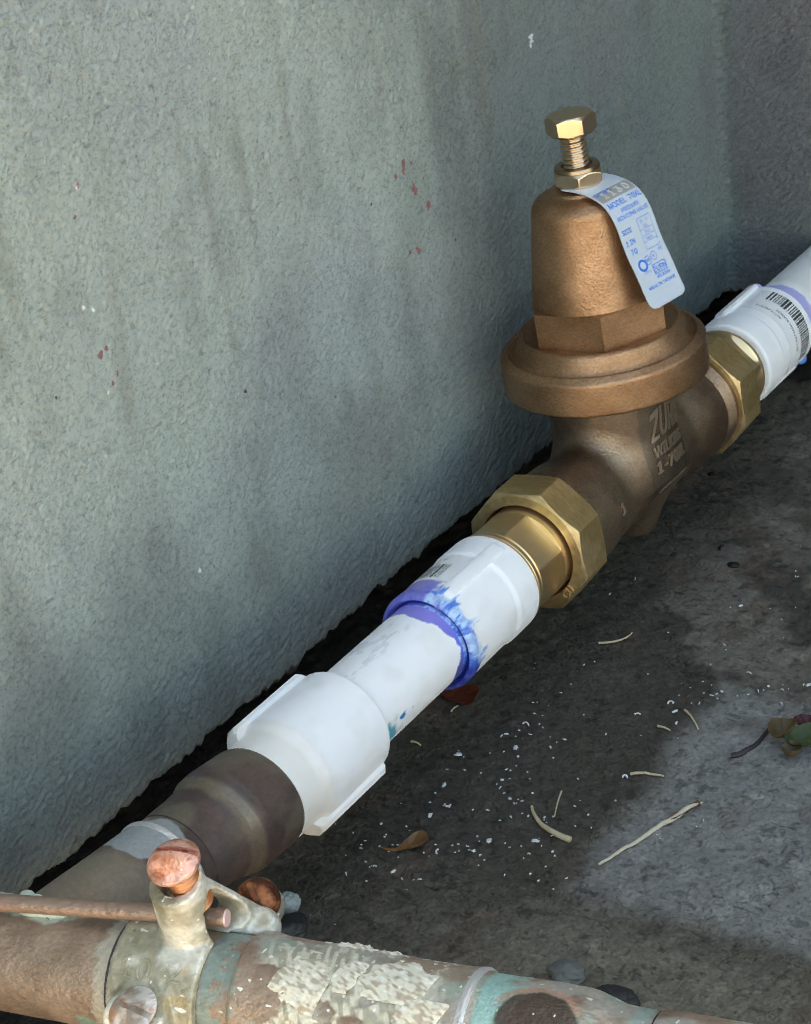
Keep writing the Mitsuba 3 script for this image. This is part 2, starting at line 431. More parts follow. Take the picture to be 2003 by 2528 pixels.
def run_color(p, n, uv):
    x, y, z = pm(p)
    s = ((x + 361) * 0.18666 - y * 0.98242)
    n1 = fbm(x * 0.06, y * 0.06, z * 0.06 + 4, 4)
    w = fbm(x * 0.25, y * 0.25, z * 0.25, 3) - 0.5
    c = mix([0.21, 0.145, 0.10], [0.34, 0.25, 0.18], smoothstep(0.3, 0.7, n1))
    right = smoothstep(60, 72, s)
    pale = smoothstep(0.46, 0.62, fbm(x * 0.07 + 60, y * 0.07, z * 0.07, 4)) * right
    c = mix(c, [0.46, 0.44, 0.38], pale * 0.75)
    green = smoothstep(0.56, 0.68, fbm(x * 0.09 + 20, y * 0.09, z * 0.11, 3)) * right
    c = mix(c, [0.33, 0.42, 0.35], green * 0.55)
    # streaky crust drips running round the pipe
    u = -(x + 361) * 0.98242 - y * 0.18666
    th = dr.atan2(z - 8.5, u) * 57.29578
    a = noise((s + th * 0.10) * 0.8, th * 0.09, 3.0)
    crust = smoothstep(0.50, 0.58, fbm(x * 0.075 + 11, y * 0.075, z * 0.075 + 5, 3) + w * 0.45) * smoothstep(72, 82, s) * smoothstep(136, 124, s)
    c = mix(c, mix([0.42, 0.40, 0.30], [0.72, 0.69, 0.55], smoothstep(0.35, 0.65, a)), crust * 0.9)
    specks = smoothstep(0.85, 0.90, noise(x * 0.7 + 3, y * 0.7, z * 0.7)) * right
    c = mix(c, [0.80, 0.79, 0.70], specks)
    # verdigris behind the clamp and beyond the second solder ring
    t1 = smoothstep(58, 60, s) * smoothstep(69, 65, s + w * 22)
    c = mix(c, [0.22, 0.33, 0.30], t1 * 0.7)
    t2 = smoothstep(141, 143, s) * smoothstep(153, 148, s + w * 9)
    c = mix(c, [0.33, 0.56, 0.50], t2 * 0.85)
    # dark smooth oval patch
    o = dr.sqrt(dr.square((s - 160) / 11.5) + dr.square((th - 66) / 30)) + w * 0.25
    c = mix(c, [0.075, 0.05, 0.035], smoothstep(1.05, 0.9, o) * (1 - specks) * 0.95)
    rim = smoothstep(1.28, 1.05, o) * smoothstep(0.95, 1.02, o) * smoothstep(70, 84, th)
    c = mix(c, [0.50, 0.27, 0.18], rim * 0.75)
    lo = 79 + 6 * dr.maximum(4 - s, 0) / 17 + 28 * dr.maximum(s - 4, 0) / 19 + w * 10
    seam = smoothstep(-2, 3, th - lo) * smoothstep(24, 21, s)
    c = mix(c, mix([0.36, 0.46, 0.38], [0.56, 0.60, 0.52], fbm(x * 0.2, y * 0.2, z * 0.2, 3)), seam * 0.9)
    t3 = smoothstep(183, 185, s) * smoothstep(190, 188, s)
    c = mix(c, [0.33, 0.50, 0.45], t3 * 0.5)
    # verdigris spots on the left part
    sp = dr.sqrt(dr.square((s - 21) / 4.5) + dr.square((z - 2) / 3.2)) + w * 1.5
    c = mix(c, [0.27, 0.40, 0.30], smoothstep(1.1, 0.6, sp) * 0.85)
    col = smoothstep(23.5, 26, s + w * 7) * smoothstep(34, 30, s)
    c = mix(c, [0.50, 0.47, 0.37], col * 0.8)
    return c * (0.85 + 0.3 * fbm(x * 1.2, y * 1.2, z * 1.2, 2))


def rough_bump(p, n, uv):
    x, y, z = pm(p)
    return (fbm(x * 0.5, y * 0.5, z * 0.5, 3) + 0.4 * noise(x * 1.8, y * 1.8, z * 1.8)) * 0.0005


def soft_bump(p, n, uv):
    x, y, z = pm(p)
    return fbm(x * 0.4, y * 0.4, z * 0.4, 3) * 0.00018


RB = proc(rough_bump, 2e-4)
metal('m_copper', proc(patina_color), 0.42, 0.35, proc(soft_bump, 2e-4))
metal('m_run', proc(run_color), 0.42, 0.25, RB)


def clamp_color(p, n, uv):
    x, y, z = pm(p)
    n1 = fbm(x * 0.1, y * 0.1, z * 0.1 + 4, 4)
    c = mix([0.38, 0.35, 0.25], [0.70, 0.67, 0.57], smoothstep(0.38, 0.62, n1))
    c = mix(c, [0.25, 0.23, 0.15], smoothstep(0.52, 0.72, fbm(x * 0.13 + 9, y * 0.13, z * 0.06, 3)) * 0.75)
    c = mix(c, [0.84, 0.82, 0.74], smoothstep(0.86, 0.91, noise(x * 0.55 + 3, y * 0.55, z * 0.55)))
    c = mix(c, [0.58, 0.40, 0.16], smoothstep(0.66, 0.76, fbm(x * 0.16 + 70, y * 0.16, z * 0.16, 3)) * 0.4)
    c = c * (0.82 + 0.36 * fbm(x * 0.9, y * 0.9, z * 0.9, 2))
    return c


metal('m_clamp', proc(clamp_color), 0.4, 0.3, RB)
def screw_color(p, n, uv):
    x, y, z = pm(p)
    t = fbm(x * 0.25, y * 0.25, z * 0.25, 4)
    c = mix([0.50, 0.21, 0.13], [0.80, 0.46, 0.36], smoothstep(0.3, 0.65, t))
    return mix(c, [0.28, 0.13, 0.09], smoothstep(0.6, 0.75, fbm(x * 0.5 + 9, y * 0.5, z * 0.5, 3)) * 0.6)


def brown_color(p, n, uv):
    x, y, z = pm(p)
    t = fbm(x * 0.3, y * 0.3, z * 0.3, 4)
    return mix([0.10, 0.035, 0.018], [0.34, 0.12, 0.045], smoothstep(0.35, 0.65, t))


metal('m_copper_pink', proc(screw_color), 0.42, 0.6, RB)
metal('m_copper_orange', rgb([0.62, 0.26, 0.11]), 0.4, 0.8)
metal('m_copper_brown', proc(brown_color), 0.4, 0.7, RB)
def pale_color(p, n, uv):
    x, y, z = pm(p)
    c = mix([0.42, 0.33, 0.26], [0.76, 0.71, 0.66], smoothstep(0.35, 0.6, fbm(x * 0.22, y * 0.22, z * 0.22, 4)))
    return mix(c, [0.55, 0.27, 0.12], smoothstep(0.6, 0.72, fbm(x * 0.3 + 40, y * 0.3, z * 0.3, 3)) * 0.7)


metal('m_screw_pale', proc(pale_color), 0.4, 0.5, RB)
metal('m_rod', rgb([0.34, 0.235, 0.175]), 0.42, 0.5, RB)
metal('m_rod_end', rgb([0.72, 0.50, 0.47]), 0.4, 0.5)
scene['m_seam'] = {'type': 'twosided', 'b': {'type': 'bumpmap', 'arbitrary': RB, 'scale': 1.0, 'bsdf': {'type': 'principled', 'base_color': rgb([0.52, 0.58, 0.50]), 'roughness': 0.7}}}
def crust_color(p, n, uv):
    x, y, z = pm(p)
    a = noise(x * 1.3 - y * 0.5, y * 0.45 + x * 0.5, z * 1.2) * 0.6 + fbm(x * 0.3, y * 0.3, z * 0.3, 2) * 0.4
    c = mix([0.44, 0.37, 0.27], [0.72, 0.68, 0.54], smoothstep(0.32, 0.58, a))
    return mix(c, [0.86, 0.85, 0.78], smoothstep(0.66, 0.8, a))


scene['m_crust'] = {'type': 'twosided', 'b': {'type': 'bumpmap', 'arbitrary': RB, 'scale': 1.0, 'bsdf': {'type': 'principled', 'base_color': proc(crust_color), 'roughness': 0.75}}}
metal('m_solder', rgb([0.62, 0.60, 0.58]), 0.4, 0.5, RB)
metal('m_solder_dark', rgb([0.10, 0.09, 0.11]), 0.45, 0.5)
for nm, col in (('m_straw', '#b3a587'), ('m_twig', '#b8b09a'), ('m_bark', '#5d4030'), ('m_leaf_tan', '#6e4f2e'), ('m_leaf_red', '#54210f'), ('m_leaf_brown', '#54462c'),
                ('m_leaf_green', '#3a4626'), ('m_leaf_dark', '#3c1418'), ('m_stem', '#2c2528'), ('m_black', '#0a0a0a'), ('m_shaving', '#c6caca'), ('m_pebble', '#5a5c5b'), ('m_pebble_dark', '#262829'), ('m_pebble_pale', '#96a0a0')):
    scene[nm] = {'type': 'twosided', 'b': {'type': 'principled', 'base_color': rgb(lin(col)), 'roughness': 0.6}}

# ---------------------------------------------------------------- wall, ground
WY, XC, WZ, WING = 59.5, 227.0, -19.5, -1600.0  # unseen wing lengthened to block light and keep the right side dark
HT = 1040.0


def wall_mesh():
    r = 5.0
    left = np.r_[np.linspace(-5000, -400, 12)[:-1], np.arange(-400, XC - r, 0.82)]
    pts = [(x, WY, 0.0, -1.0) for x in left]
    for t in np.linspace(0, np.pi / 2, 9):
        pts.append((XC - r + r * np.sin(t), WY - r + r * np.cos(t), -np.sin(t), -np.cos(t)))
    for y in np.r_[np.arange(WY - r - 0.82, -70, -0.82), np.linspace(-75, WING + 8, 14)]:
        pts.append((XC, y, -1.0, 0.0))
    for t in np.linspace(0, np.pi / 2, 5):
        pts.append((XC + 8 - 8 * np.cos(t), WING + 8 - 8 * np.sin(t) - 8 + 8, -np.cos(t), -np.sin(t)))
    pts += [(x, WING, 0.0, -1.0) for x in (300, 600, 1500, 5000)]
    P = np.array(pts)
    zs = np.r_[WZ + np.arange(0, 306, 0.82), np.linspace(294, HT, 12)]
    A, Z = np.meshgrid(np.arange(len(P)), zs, indexing='ij')
    x, y, nx, ny = (P[A, k] for k in range(4))
    edge = np.clip(1 - (Z - WZ) / 6.0, 0, 1)
    rag = (meshkit.fbm(np.stack([x * 0.09, y * 0.09, x * 0], -1), 2, 3) - 0.5) * 4 + (meshkit.noise(np.stack([x * 0.31 + 3, y * 0.31, x * 0], -1), 5) - 0.5) * 2.2 * meshkit.noise(np.stack([x * 0.05, y * 0.05, x * 0], -1), 6) * 2 + (meshkit.noise(np.stack([x * 0.8, y * 0.8, x * 0], -1), 9) - 0.5) * 1.6
    rag += (meshkit.noise(np.stack([x * 0.03, y * 0.03, x * 0], -1), 8) - 0.5) * 3
    fine = ((x > -405) & (x < XC + 1) & (y > -75)).astype(float)
    Zr = Z + edge * rag * fine
    q = np.stack([x, y, Z], -1)
    h = (meshkit.fbm(q * 0.02, 3, 1) - 0.5) * 1.6 + (meshkit.fbm(q * 0.60, 2, 2) - 0.5) * 1.7
    h = h * fine * (Z < 290) - edge ** 2 * 1.6 * fine
    v = np.stack([x + nx * h, y + ny * h, Zr], -1)
    # the underside of the render coat goes back into the gap
    back = []
    for k, d in enumerate((3.0, 12.0, 130.0)):
        b = v[:, 0].copy()
        b[:, 0] = P[:, 0] - P[:, 2] * d
        b[:, 1] = P[:, 1] - P[:, 3] * d
        b[:, 2] += (meshkit.noise(np.c_[P[:, 0] * 0.15, P[:, 1] * 0.15, P[:, 0] * 0 + k]) - 0.3) * 2.0
        back.append(b)
    cap = []
    for d, zt in ((4.0, HT + 4), (200.0, HT + 4), (204.0, HT), (204.0, -80.0)):
        cap.append(np.stack([P[:, 0] - P[:, 2] * d, P[:, 1] - P[:, 3] * d, np.full(len(P), zt)], -1))
    v = np.concatenate([np.stack(back[::-1], 1), v, np.stack(cap, 1)], 1)
    n, m = v.shape[:2]
    return v.reshape(-1, 3), grid_faces(n, m)


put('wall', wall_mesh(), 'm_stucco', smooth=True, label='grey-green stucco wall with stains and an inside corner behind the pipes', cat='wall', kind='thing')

GZ = -58.0


def ground_mesh():
    xs = np.r_[-60000, -20000, -6000, -2500, -1200, -700, np.arange(-460, 330, 1.1), 420, 800, 2000, 8000, 60000]
    ys = np.r_[-60000, -20000, -6000, -2500, -1200, -600, -350, np.arange(-240, 110, 1.1), 160, 200, 60000]
    X, Y = np.meshgrid(xs, ys, indexing='ij')
    fine = ((X > -461) & (X < 331) & (Y > -241) & (Y < 111)).astype(float)
    q = np.stack([X, Y, X * 0], -1)
    h = (meshkit.fbm(q * 0.02, 3, 5) - 0.5) * 2.2 + (meshkit.fbm(q * 0.16, 4, 6) - 0.5) * 2.0
    return np.stack([X, Y, GZ + h * fine], -1).reshape(-1, 3), grid_faces(len(xs), len(ys))


put('ground', ground_mesh(), 'm_ground', smooth=True, kind='structure', label='stained grey concrete ground beside the wall')


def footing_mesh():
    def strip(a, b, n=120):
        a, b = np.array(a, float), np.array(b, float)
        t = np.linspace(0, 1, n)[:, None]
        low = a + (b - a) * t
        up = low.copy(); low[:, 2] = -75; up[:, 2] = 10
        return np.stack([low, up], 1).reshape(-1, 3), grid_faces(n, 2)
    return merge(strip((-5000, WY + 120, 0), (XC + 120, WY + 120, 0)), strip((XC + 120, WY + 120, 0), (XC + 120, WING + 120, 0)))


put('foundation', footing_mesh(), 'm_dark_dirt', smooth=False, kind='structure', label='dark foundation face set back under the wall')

# ---------------------------------------------------------------- pressure regulator (axis x, centre at the origin; bell leans a little)
reg = thing('pressure_regulator', 'bronze pressure regulator with bell top and hanging tag between white pipes', 'valve')
LEAN = -0.056
LC, LS = math.cos(LEAN), math.sin(LEAN)


def lean(m):
    v, f = tri(m)
    w = v.copy()
    w[:, 1] = v[:, 1] * LC - v[:, 2] * LS
    w[:, 2] = v[:, 1] * LS + v[:, 2] * LC
    return w, f


def upright(m):
    """lathe about x -> about z"""
    v, f = tri(m)
    return np.c_[v[:, 1], v[:, 2], v[:, 0]], f


# body
def body_sdf(x, y, z):
    ry = math.hypot(y, z)
    ax = abs(x)
    bar = max(ry - (21.3 + 1.9 * min(max((ax - 30) / 14, 0), 1)), ax - 60)
    y2, z2 = y * LC + z * LS, -y * LS + z * LC
    nk = max(math.hypot(x, y2) - (25.6 + 0.05 * max(z2 - 20, 0)), z2 - 46, -z2)
    d = smin(bar, nk, 11)
    # drain boss below
    bs = max(math.hypot(x - 5, y + 2) - (8.8 + 0.35 * (z + 31)), -31.5 - z, z)
    d = smin(d, bs, 5)
    # shallow pad that carries the raised lettering
    return d


body = sdf_mesh(body_sdf, (-62, -34, -40, 62, 34, 48), 1.7, 8)
put('body', roughen(body, 0.18, 0.25), 'm_body', reg, smooth=True)
th = [(52.5, 22.8)]
for k in range(5):
    th += [(55.5 + k * 1.5, 23.2), (56.2 + k * 1.5, 24.0)]
put('thread', lathe(th + [(67.5, 22.8)], 96), 'm_body', reg, smooth=25)

# bell
hexr = ngon(6, 25.7, math.radians(-147))


def bell_radial(z, r, th):
    flat = hexr(th)
    return np.where((z > 63.9) & (z < 79.2) & (r < 30.2), np.where(z < 78.9, flat * np.ones_like(r), r), r)


bp_ = rounded([(42.4, 27), (42.4, 42.4), (56.0, 42.4), (59.0, 39.2), (57.0, 37.4), (58.6, 35.9), (64.6, 33.4), (65.4, 31.8), (64.4, 30.6)], 1.1, 4)
up_ = rounded([(79.0, 25.9), (79.0, 25.75), (100, 22.8), (118.2, 20.4), (121.4, 17.4), (122.8, 12.6), (124.2, 12.0), (124.2, 5.0)], 1.9, 5)
prof = dense(bp_, 1.5) + [np.array([64.2, 30.0]), np.array([65.0, 29.7]), np.array([72.0, 29.5]), np.array([78.85, 29.5])] + dense(up_, 1.5)
prof = [p for p in prof]
bell = lathe(prof, 240, bell_radial)
put('bell', roughen(lean(upright(bell)), 0.06, 0.30, 3), 'm_bell', reg, smooth=28)

# lock nut, adjusting bolt
ln_hex = ngon(6, 9.6, math.radians(-149))
def nut_profile(z0, z1, ap, cham):
    R = ap / math.cos(math.pi / 6)
    return [(z0, ap * 0.97), (z0 + cham, R), (z1 - cham, R), (z1, ap * 0.95)]
def hexlathe(z0, z1, ap, ph, bore=0.0, seg=192, cham=1.6, n=6):
    h = ngon(n, ap, ph)
    R = ap / math.cos(math.pi / n)
    pr = [(z0, max(bore, 0.01)), (z0, ap * 0.96)] + [(z0 + cham * t, ap * 0.96 + (R - ap * 0.96) * t) for t in (.25, .5, .75, 1)] + \
         [(z1 - cham * t, ap * 0.96 + (R - ap * 0.96) * t) for t in (1, .75, .5, .25)] + [(z1, ap * 0.96), (z1, max(bore, 0.01))]
    return lathe(pr, seg, lambda X, r, th: np.minimum(r, h(th)), closed_ends=bore == 0)
put('lock_nut', lean(upright(hexlathe(125.4, 131.6, 9.2, math.radians(-149), 4.0))), 'm_zinc', reg, smooth=25)
put('washer', lean(upright(lathe(rounded([(131.5, 4.0), (131.5, 9.3), (133.2, 8.9), (133.4, 6.3), (132.2, 5.9), (132.2, 4.0)], .3), 96, closed_ends=False))), 'm_zinc_dark', reg, smooth=30)
bolt = thing_bolt = None
helix = []
def thread_mesh(z0, z1, rmaj, pitch, seg=48):
    n = int((z1 - z0) / pitch * 10)
    zz = np.linspace(z0, z1, n)
    th = np.linspace(0, 2 * np.pi, seg, endpoint=False)
    Z, TH = np.meshgrid(zz, th, indexing='ij')
    ph = ((Z / pitch) - TH / (2 * np.pi)) % 1.0
    r = rmaj - 0.75 * np.abs(2 * ph - 1) ** 1.2
    v = np.stack([r * np.cos(TH), r * np.sin(TH), Z], -1).reshape(-1, 3)
    return v, grid_faces(n, seg, True)
bk = put('adjusting_bolt', lean(thread_mesh(122, 147, 5.35, 1.9)), 'm_zinc', reg, smooth=35)
put('head', lean(upright(hexlathe(146.0, 154.0, 8.75, math.radians(178), 0, cham=1.4))), 'm_zinc', bk, smooth=25)

# hanging tag: a bent strip under the lock nut
TW, TO = np.array([.984, -.18, 0]), np.array([-.18, -.984, 0])
tp = np.array([(-11, 125.0), (-4, 125.1), (1.5, 125.0), (6.5, 124.2), (11.3, 122.4), (15.2, 119.0), (18.4, 113.6), (20.6, 107.4), (23.3, 100.8), (26.6, 94.4), (29.6, 87.8), (33.2, 81.6)])
from scipy.interpolate import CubicSpline
_L = np.r_[0, np.cumsum(np.linalg.norm(np.diff(tp, axis=0), axis=1))]
_sp = CubicSpline(_L, tp)
TLEN = _L[-1]


def tag_point(a, b, h):
    """a across (mm, -10.9..10.9), b along the strip from its far end, h above the face -> world"""
    c = _sp(b); t = _sp(b, 1); t /= np.linalg.norm(t, axis=-1, keepdims=True)
    nrm = np.stack([-t[..., 1], t[..., 0]], -1)          # (out, up)
    nrm = np.where(nrm[..., 1:2] < 0, -nrm, nrm)
    so, z = c[..., 0] + nrm[..., 0] * h, c[..., 1] + nrm[..., 1] * h
    return a[..., None] * TW + so[..., None] * TO + z[..., None] * np.array([0, 0, 1.0])


def tag_mesh(outline_w, b0, b1, h0, h1, na=26, nb=90, rc=3.2):
    b = np.linspace(b0, b1, nb)
    out = []
    for h in (h0, h1):
        A = np.linspace(-1, 1, na)
        Bm, Am = np.meshgrid(b, A, indexing='ij')
        hw = np.full_like(b, outline_w)
        d = b1 - b
        hw = np.where(d < rc, outline_w - rc + np.sqrt(np.maximum(rc ** 2 - (rc - d) ** 2, 0)), hw)
        d0 = b - b0
        hw = np.where(d0 < rc, np.minimum(hw, outline_w - rc + np.sqrt(np.maximum(rc ** 2 - (rc - d0) ** 2, 0))), hw)
        out.append(tag_point(Am * hw[:, None], Bm, np.full_like(Am, h)))
    v = np.concatenate([o.reshape(-1, 3) for o in out])
    f = grid_faces(nb, na); k = nb * na
    rim = np.r_[np.arange(na), np.arange(1, nb) * na + na - 1, (nb - 1) * na + np.arange(na - 2, -1, -1), np.arange(nb - 2, 0, -1) * na]
    r2 = np.roll(rim, -1)
    f = np.vstack([f, f[:, ::-1] + k, np.c_[rim, r2, r2 + k, rim + k]])
    return v, f


tag = put('tag', tag_mesh(10.9, 0.6, TLEN, 0.0, 0.55), 'm_tag', reg, smooth=30, label='blue printed silver tag bent over the shoulder of the bell')
_bs = 14.6     # where the printed front starts (just past the nut)
def on_tag(m, a0, b0, h=0.56):
    """text mesh (x across, y up) laid on the tag with its baseline at b0"""
    v, f = tri(m)
    return tag_point(v[:, 0] + a0, b0 - v[:, 1], h + v[:, 2]), f
def refine(m, e=0.7):
    v, f = tri(m)
    return trimesh.remesh.subdivide_to_size(v, f, e)
put('embossed_band', tag_mesh(10.3, 17.6, 23.4, 0.55, 0.60, rc=0.6), 'm_tag_band', tag)
put('digits', on_tag(refine(text('1 1 3 0', 3.4, 0.18, True)), 0.6, 22.2, 0.60), 'm_tag_emboss', tag, smooth=False)
LINES = [('SERIES', 1.9, -5.0, 19.6, True), ('MODEL  70XL', 2.2, 0.6, 26.8, True), ('PRESSURE', 1.55, 0.8, 29.8, True), ('REDUCING VALVE', 1.55, 0.4, 32.4, True), ('SIZE', 1.9, -6.6, 38.0, True),
         ('25-75', 1.2, 4.4, 36.6, False), ('PSI', 1.2, 4.4, 38.9, False), ('300', 1.3, 4.4, 41.4, False), ('MAX', 1.2, 4.4, 43.8, False), ('1 IN', 2.0, -6.6, 42.6, True), ('70', 2.2, -6.6, 46.6, True),
         ('LISTED', 0.9, -4.6, 55.6, False), ('NSF', 1.2, -1.6, 51.6, True), ('R', 1.2, 2.3, 51.0, True), ('61', 1.3, 7.4, 49.6, True), ('ZURN', 2.2, 2.8, 56.6, True), ('WILKINS', 1.3, 3.2, 59.2, True), ('MADE IN TAIWAN', 1.35, 0.6, 62.0, True)]
pr = []
for s, h, a0, b0, bd in LINES:
    pr.append(on_tag(refine(text(s, h, 0.05, bd), 1.2), a0, b0))
def ring2(cx, cy, ra, rb, w, n=40):
    t = np.linspace(0, 2 * np.pi, n, endpoint=False)
    o = np.c_[cx + ra * np.cos(t), cy + rb * np.sin(t), t * 0]
    i = np.c_[cx + (ra - w) * np.cos(t), cy + (rb - w) * np.sin(t), t * 0]
    return np.vstack([o, i]), np.vstack([np.c_[np.arange(n), (np.arange(n) + 1) % n, (np.arange(n) + 1) % n + n, np.arange(n) + n]])
for cx, b0, ra, rb, w in ((-5.4, 52.0, 2.6, 2.5, 1.0), (-1.6, 51.0, 1.8, 1.9, .3), (2.3, 50.4, 1.7, 1.8, .3), (6.9, 54.6, .6, .6, .15)):
    pr.append(on_tag(ring2(cx, 0, ra, rb, w), 0, b0, .6))
def frame_box(a0, a1, b0, b1, w=.22):
    out = []
    for (p, q, r, s) in ((a0, a1, b0, b0 + w), (a0, a1, b1 - w, b1), (a0, a0 + w, b0, b1), (a1 - w, a1, b0, b1)):
        A, Bq = np.meshgrid(np.linspace(p, q, 8), np.linspace(r, s, 10), indexing='ij')
        out.append((tag_point(A, Bq, np.full_like(A, .6)).reshape(-1, 3), grid_faces(8, 10)))
    return merge(*out)
pr += [frame_box(.4, 8.6, 34.4, 47.4), frame_box(.4, 8.6, 39.2, 39.4, .2), frame_box(.4, 8.6, 41.8, 42.0, .2), frame_box(.4, 8.6, 44.2, 44.4, .2)]
put('print', merge(*pr), 'm_blue_ink', tag, smooth=False)
# badge outline round the maker's name
bo = []
for (a0, a1, b0, b1) in ((-1.2, 6.6, 53.4, 57.4),):
    bo.append(frame_box(a0, a1, b0, b1, .35))
put('badge', merge(*bo), 'm_blue_ink', tag, smooth=False)

# raised casting letters on the body, wrapped round the barrel side
def wrap_barrel(m, x0, th0, r):
    v, f = tri(m)
    th = th0 - v[:, 1] / r      # up the side of the barrel
    rr = r + v[:, 2]
    return np.c_[x0 + v[:, 0], rr * np.cos(th), rr * np.sin(th)], f


from scipy.spatial import cKDTree
_bt = trimesh.Trimesh(*tri(roughen(body, 0.18, 0.25)), process=False)
_tri_c = np.array(_bt.triangles_center)
def on_body(m, x0, th0, slant=0.0, lift=0.55):
    """lettering pressed on the casting: cast from outside towards the barrel axis"""
    v, f = tri(m)
    th = np.radians(th0) - v[:, 1] / 24.0
    x = x0 + v[:, 0] + slant * v[:, 1]
    d = np.c_[np.zeros(len(v)), np.cos(th), np.sin(th)]
    o = np.c_[x, 60 * d[:, 1], 60 * d[:, 2]]
    # distance of the casting from the axis along d, by stepping the same function
    r = np.array([march(xx, dy, dz) for xx, (_, dy, dz) in zip(x, d)])
    rr = r + v[:, 2] - 0.15 + lift
    return np.c_[x, rr * d[:, 1], rr * d[:, 2]], f
def march(x, dy, dz):
    r = 60.0
    for _ in range(40):
        s = body_sdf(x, r * dy, r * dz)
        if s < 0.02: break
        r -= 0.8 * s
    return r
for s, h, x0, th0, b in (('ZURN', 5.6, -1.5, 138.5, True), ('WILKINS', 3.4, -1.5, 151, True), ('1-70XL', 4.2, -1.5, 165, True), ('NO LEAD', 3.4, 0.5, 189, True)):
    put('lettering', on_body(refine(text(s, h, 0.8, b), 1.6), x0, th0, 0.10), 'm_letters', reg, smooth=False)
put('lettering', on_body(refine(text('1', 5.0, 0.7, True), 1.6), -38.5, 176), 'm_letters', reg, smooth=False)

# union nuts (eight sided) and tailpieces
PH = 0.295
def union_nut(x0, x1, flip):
    ap = 25.2
    R = ap / math.cos(math.pi / 8)
    h = ngon(8, ap, PH)
    c = [(0.0, 24.6)] + [(1.7 * t, 24.6 + (R + .1 - 24.6) * t) for t in (.2, .4, .6, .8, 1)] + [(x1 - x0 - 1.2, R + .1)] + [(x1 - x0 - 1.2 + 1.2 * t, R + .1 - (R - 24.9) * t) for t in (.33, .66, 1)]
    c = [(-0.0, 20.7)] + rounded([(0.0, 20.7), (0.0, 24.6)], .1) + c[1:]
    prof = [(8.0, 20.5)] + c + [(x1 - x0, 22.0)]
    if flip:
        prof = [(x1 - a, r) for a, r in prof][::-1]
    else:
        prof = [(x0 + a, r) for a, r in prof]
    return lathe(prof, 256, lambda X, r, th: np.minimum(r, h(th)), closed_ends=False)
put('union_nut', union_nut(-77.6, -59.5, False), 'm_brass', reg, smooth=22)
put('union_nut', union_nut(59.5 + 6, 77.6 + 5, True), 'm_brass', reg, smooth=22)
# CU cast on the face of the near nut
cu = text('CU', 3.3, 0.35, True)
ang = math.radians(221)
cv, cf = cu
rad_dir = np.array([0, math.cos(ang), math.sin(ang)]); tan_dir = np.array([0, -math.sin(ang), math.cos(ang)])
cv2 = np.array([-77.55, 0, 0]) + 22.7 * rad_dir + cv[:, :1] * -tan_dir + (cv[:, 1:2] - 1.6) * -rad_dir + cv[:, 2:] * np.array([-1.0, 0, 0])
put('lettering', (cv2, cf), 'm_brass', reg, smooth=False)
def tail_radial(X, r, th):
    flat = np.minimum(r, ngon(6, 16.9, math.radians(101.5))(th))
    return np.where((np.abs(X) > 81) & (np.abs(X) < 98.2) & (r > 18.6), flat, r)
tl = [(-62, 19.3), (-81, 19.3)] + [(-81.2 - k, 19.3) for k in range(17)] + rounded([(-98.3, 19.3), (-98.8, 18.6), (-100.2, 20.2), (-102.2, 20.3), (-102.6, 17)], .6)
put('tailpiece', lathe(tl[::-1], 192, tail_radial), 'm_brass_bright', reg, smooth=28, label='bright brass tailpiece in the near union nut')
tr = [(62, 19.3), (81, 19.3)] + [(81.2 + k, 19.3) for k in range(17)] + rounded([(98.3, 19.3), (99.4, 19.6), (100.2, 19.6), (100.4, 17)], .4)
put('tailpiece', lathe(tr, 192, tail_radial), 'm_brass_bright', reg, smooth=28)

# ---------------------------------------------------------------- white plastic line
pp = thing('plastic_pipe', 'short white plastic pipe with purple primer ring between coupling and adapter', 'pipe')
put('tube', lathe(dense([(-212, 16.7), (-146, 16.7)], 2), 160, closed_ends=False, wob=0.05), 'm_pvc', pp, smooth=True)
put('cement_bead', lathe(rounded([(-150.3, 16.5), (-150.0, 17.3), (-148.2, 17.7), (-146.8, 16.5)], .5), 120, closed_ends=False, wob=0.4), 'm_cement_navy', pp, smooth=True)

def ribs(angles, x0, x1, r0, h, w):
    ms = []
    for a in angles:
        t = math.radians(a)
        d, s = np.array([0, math.cos(t), math.sin(t)]), np.array([0, -math.sin(t), math.cos(t)])
        prof = [(-w / 2, -2.6), (-w / 2, h * .6), (-w * .32, h), (w * .32, h), (w / 2, h * .6), (w / 2, -2.6)]
        rows = []
        for x, k in ((x0, -.3), (x0 + 1.6, .55), (x0 + 3.6, 1.0), (x1 - 2.0, 1.0), (x1 - 1.0, .8), (x1, .0)):
            rows.append([np.array([x, 0, 0]) + d * (r0 + (pz if pz < 0 else pz * k)) + s * px for px, pz in prof])
        v = np.array(rows).reshape(-1, 3)
        n = len(prof)
        f = grid_faces(6, n)
        ms.append((v, f))
    return merge(*ms)

def adapter(name, label, sgn):
    a = thing(name, label, 'pipe fitting', 'white adapters either side of the regulator')
    pr = [(-102.8, 17.0), (-103.0, 20.0), (-104, 20.9), (-117.2, 21.0), (-119.0, 20.1), (-130, 20.15), (-144.5, 20.3), (-146.0, 20.5), (-149.6, 20.6), (-151.4, 20.0), (-151.8, 18.6), (-149.2, 17.4), (-146.8, 16.8)]
    pr = dense(rounded(pr, .7, 3), 2.0)
    pr = [(sgn * -x, r) for x, r in pr]
    if sgn < 0: pr = pr[::-1]
    put('shell', lathe(pr, 200, closed_ends=False), 'm_pvc', a, smooth=35)
    return a

def sheet(x0, x1, t0, t1, r, nx=10, nt=40):
    X, TH = np.meshgrid(np.linspace(x0, x1, nx), np.radians(np.linspace(t0, t1, nt)), indexing='ij')
    return np.stack([X, r * np.cos(TH), r * np.sin(TH)], -1).reshape(-1, 3), grid_faces(nx, nt)

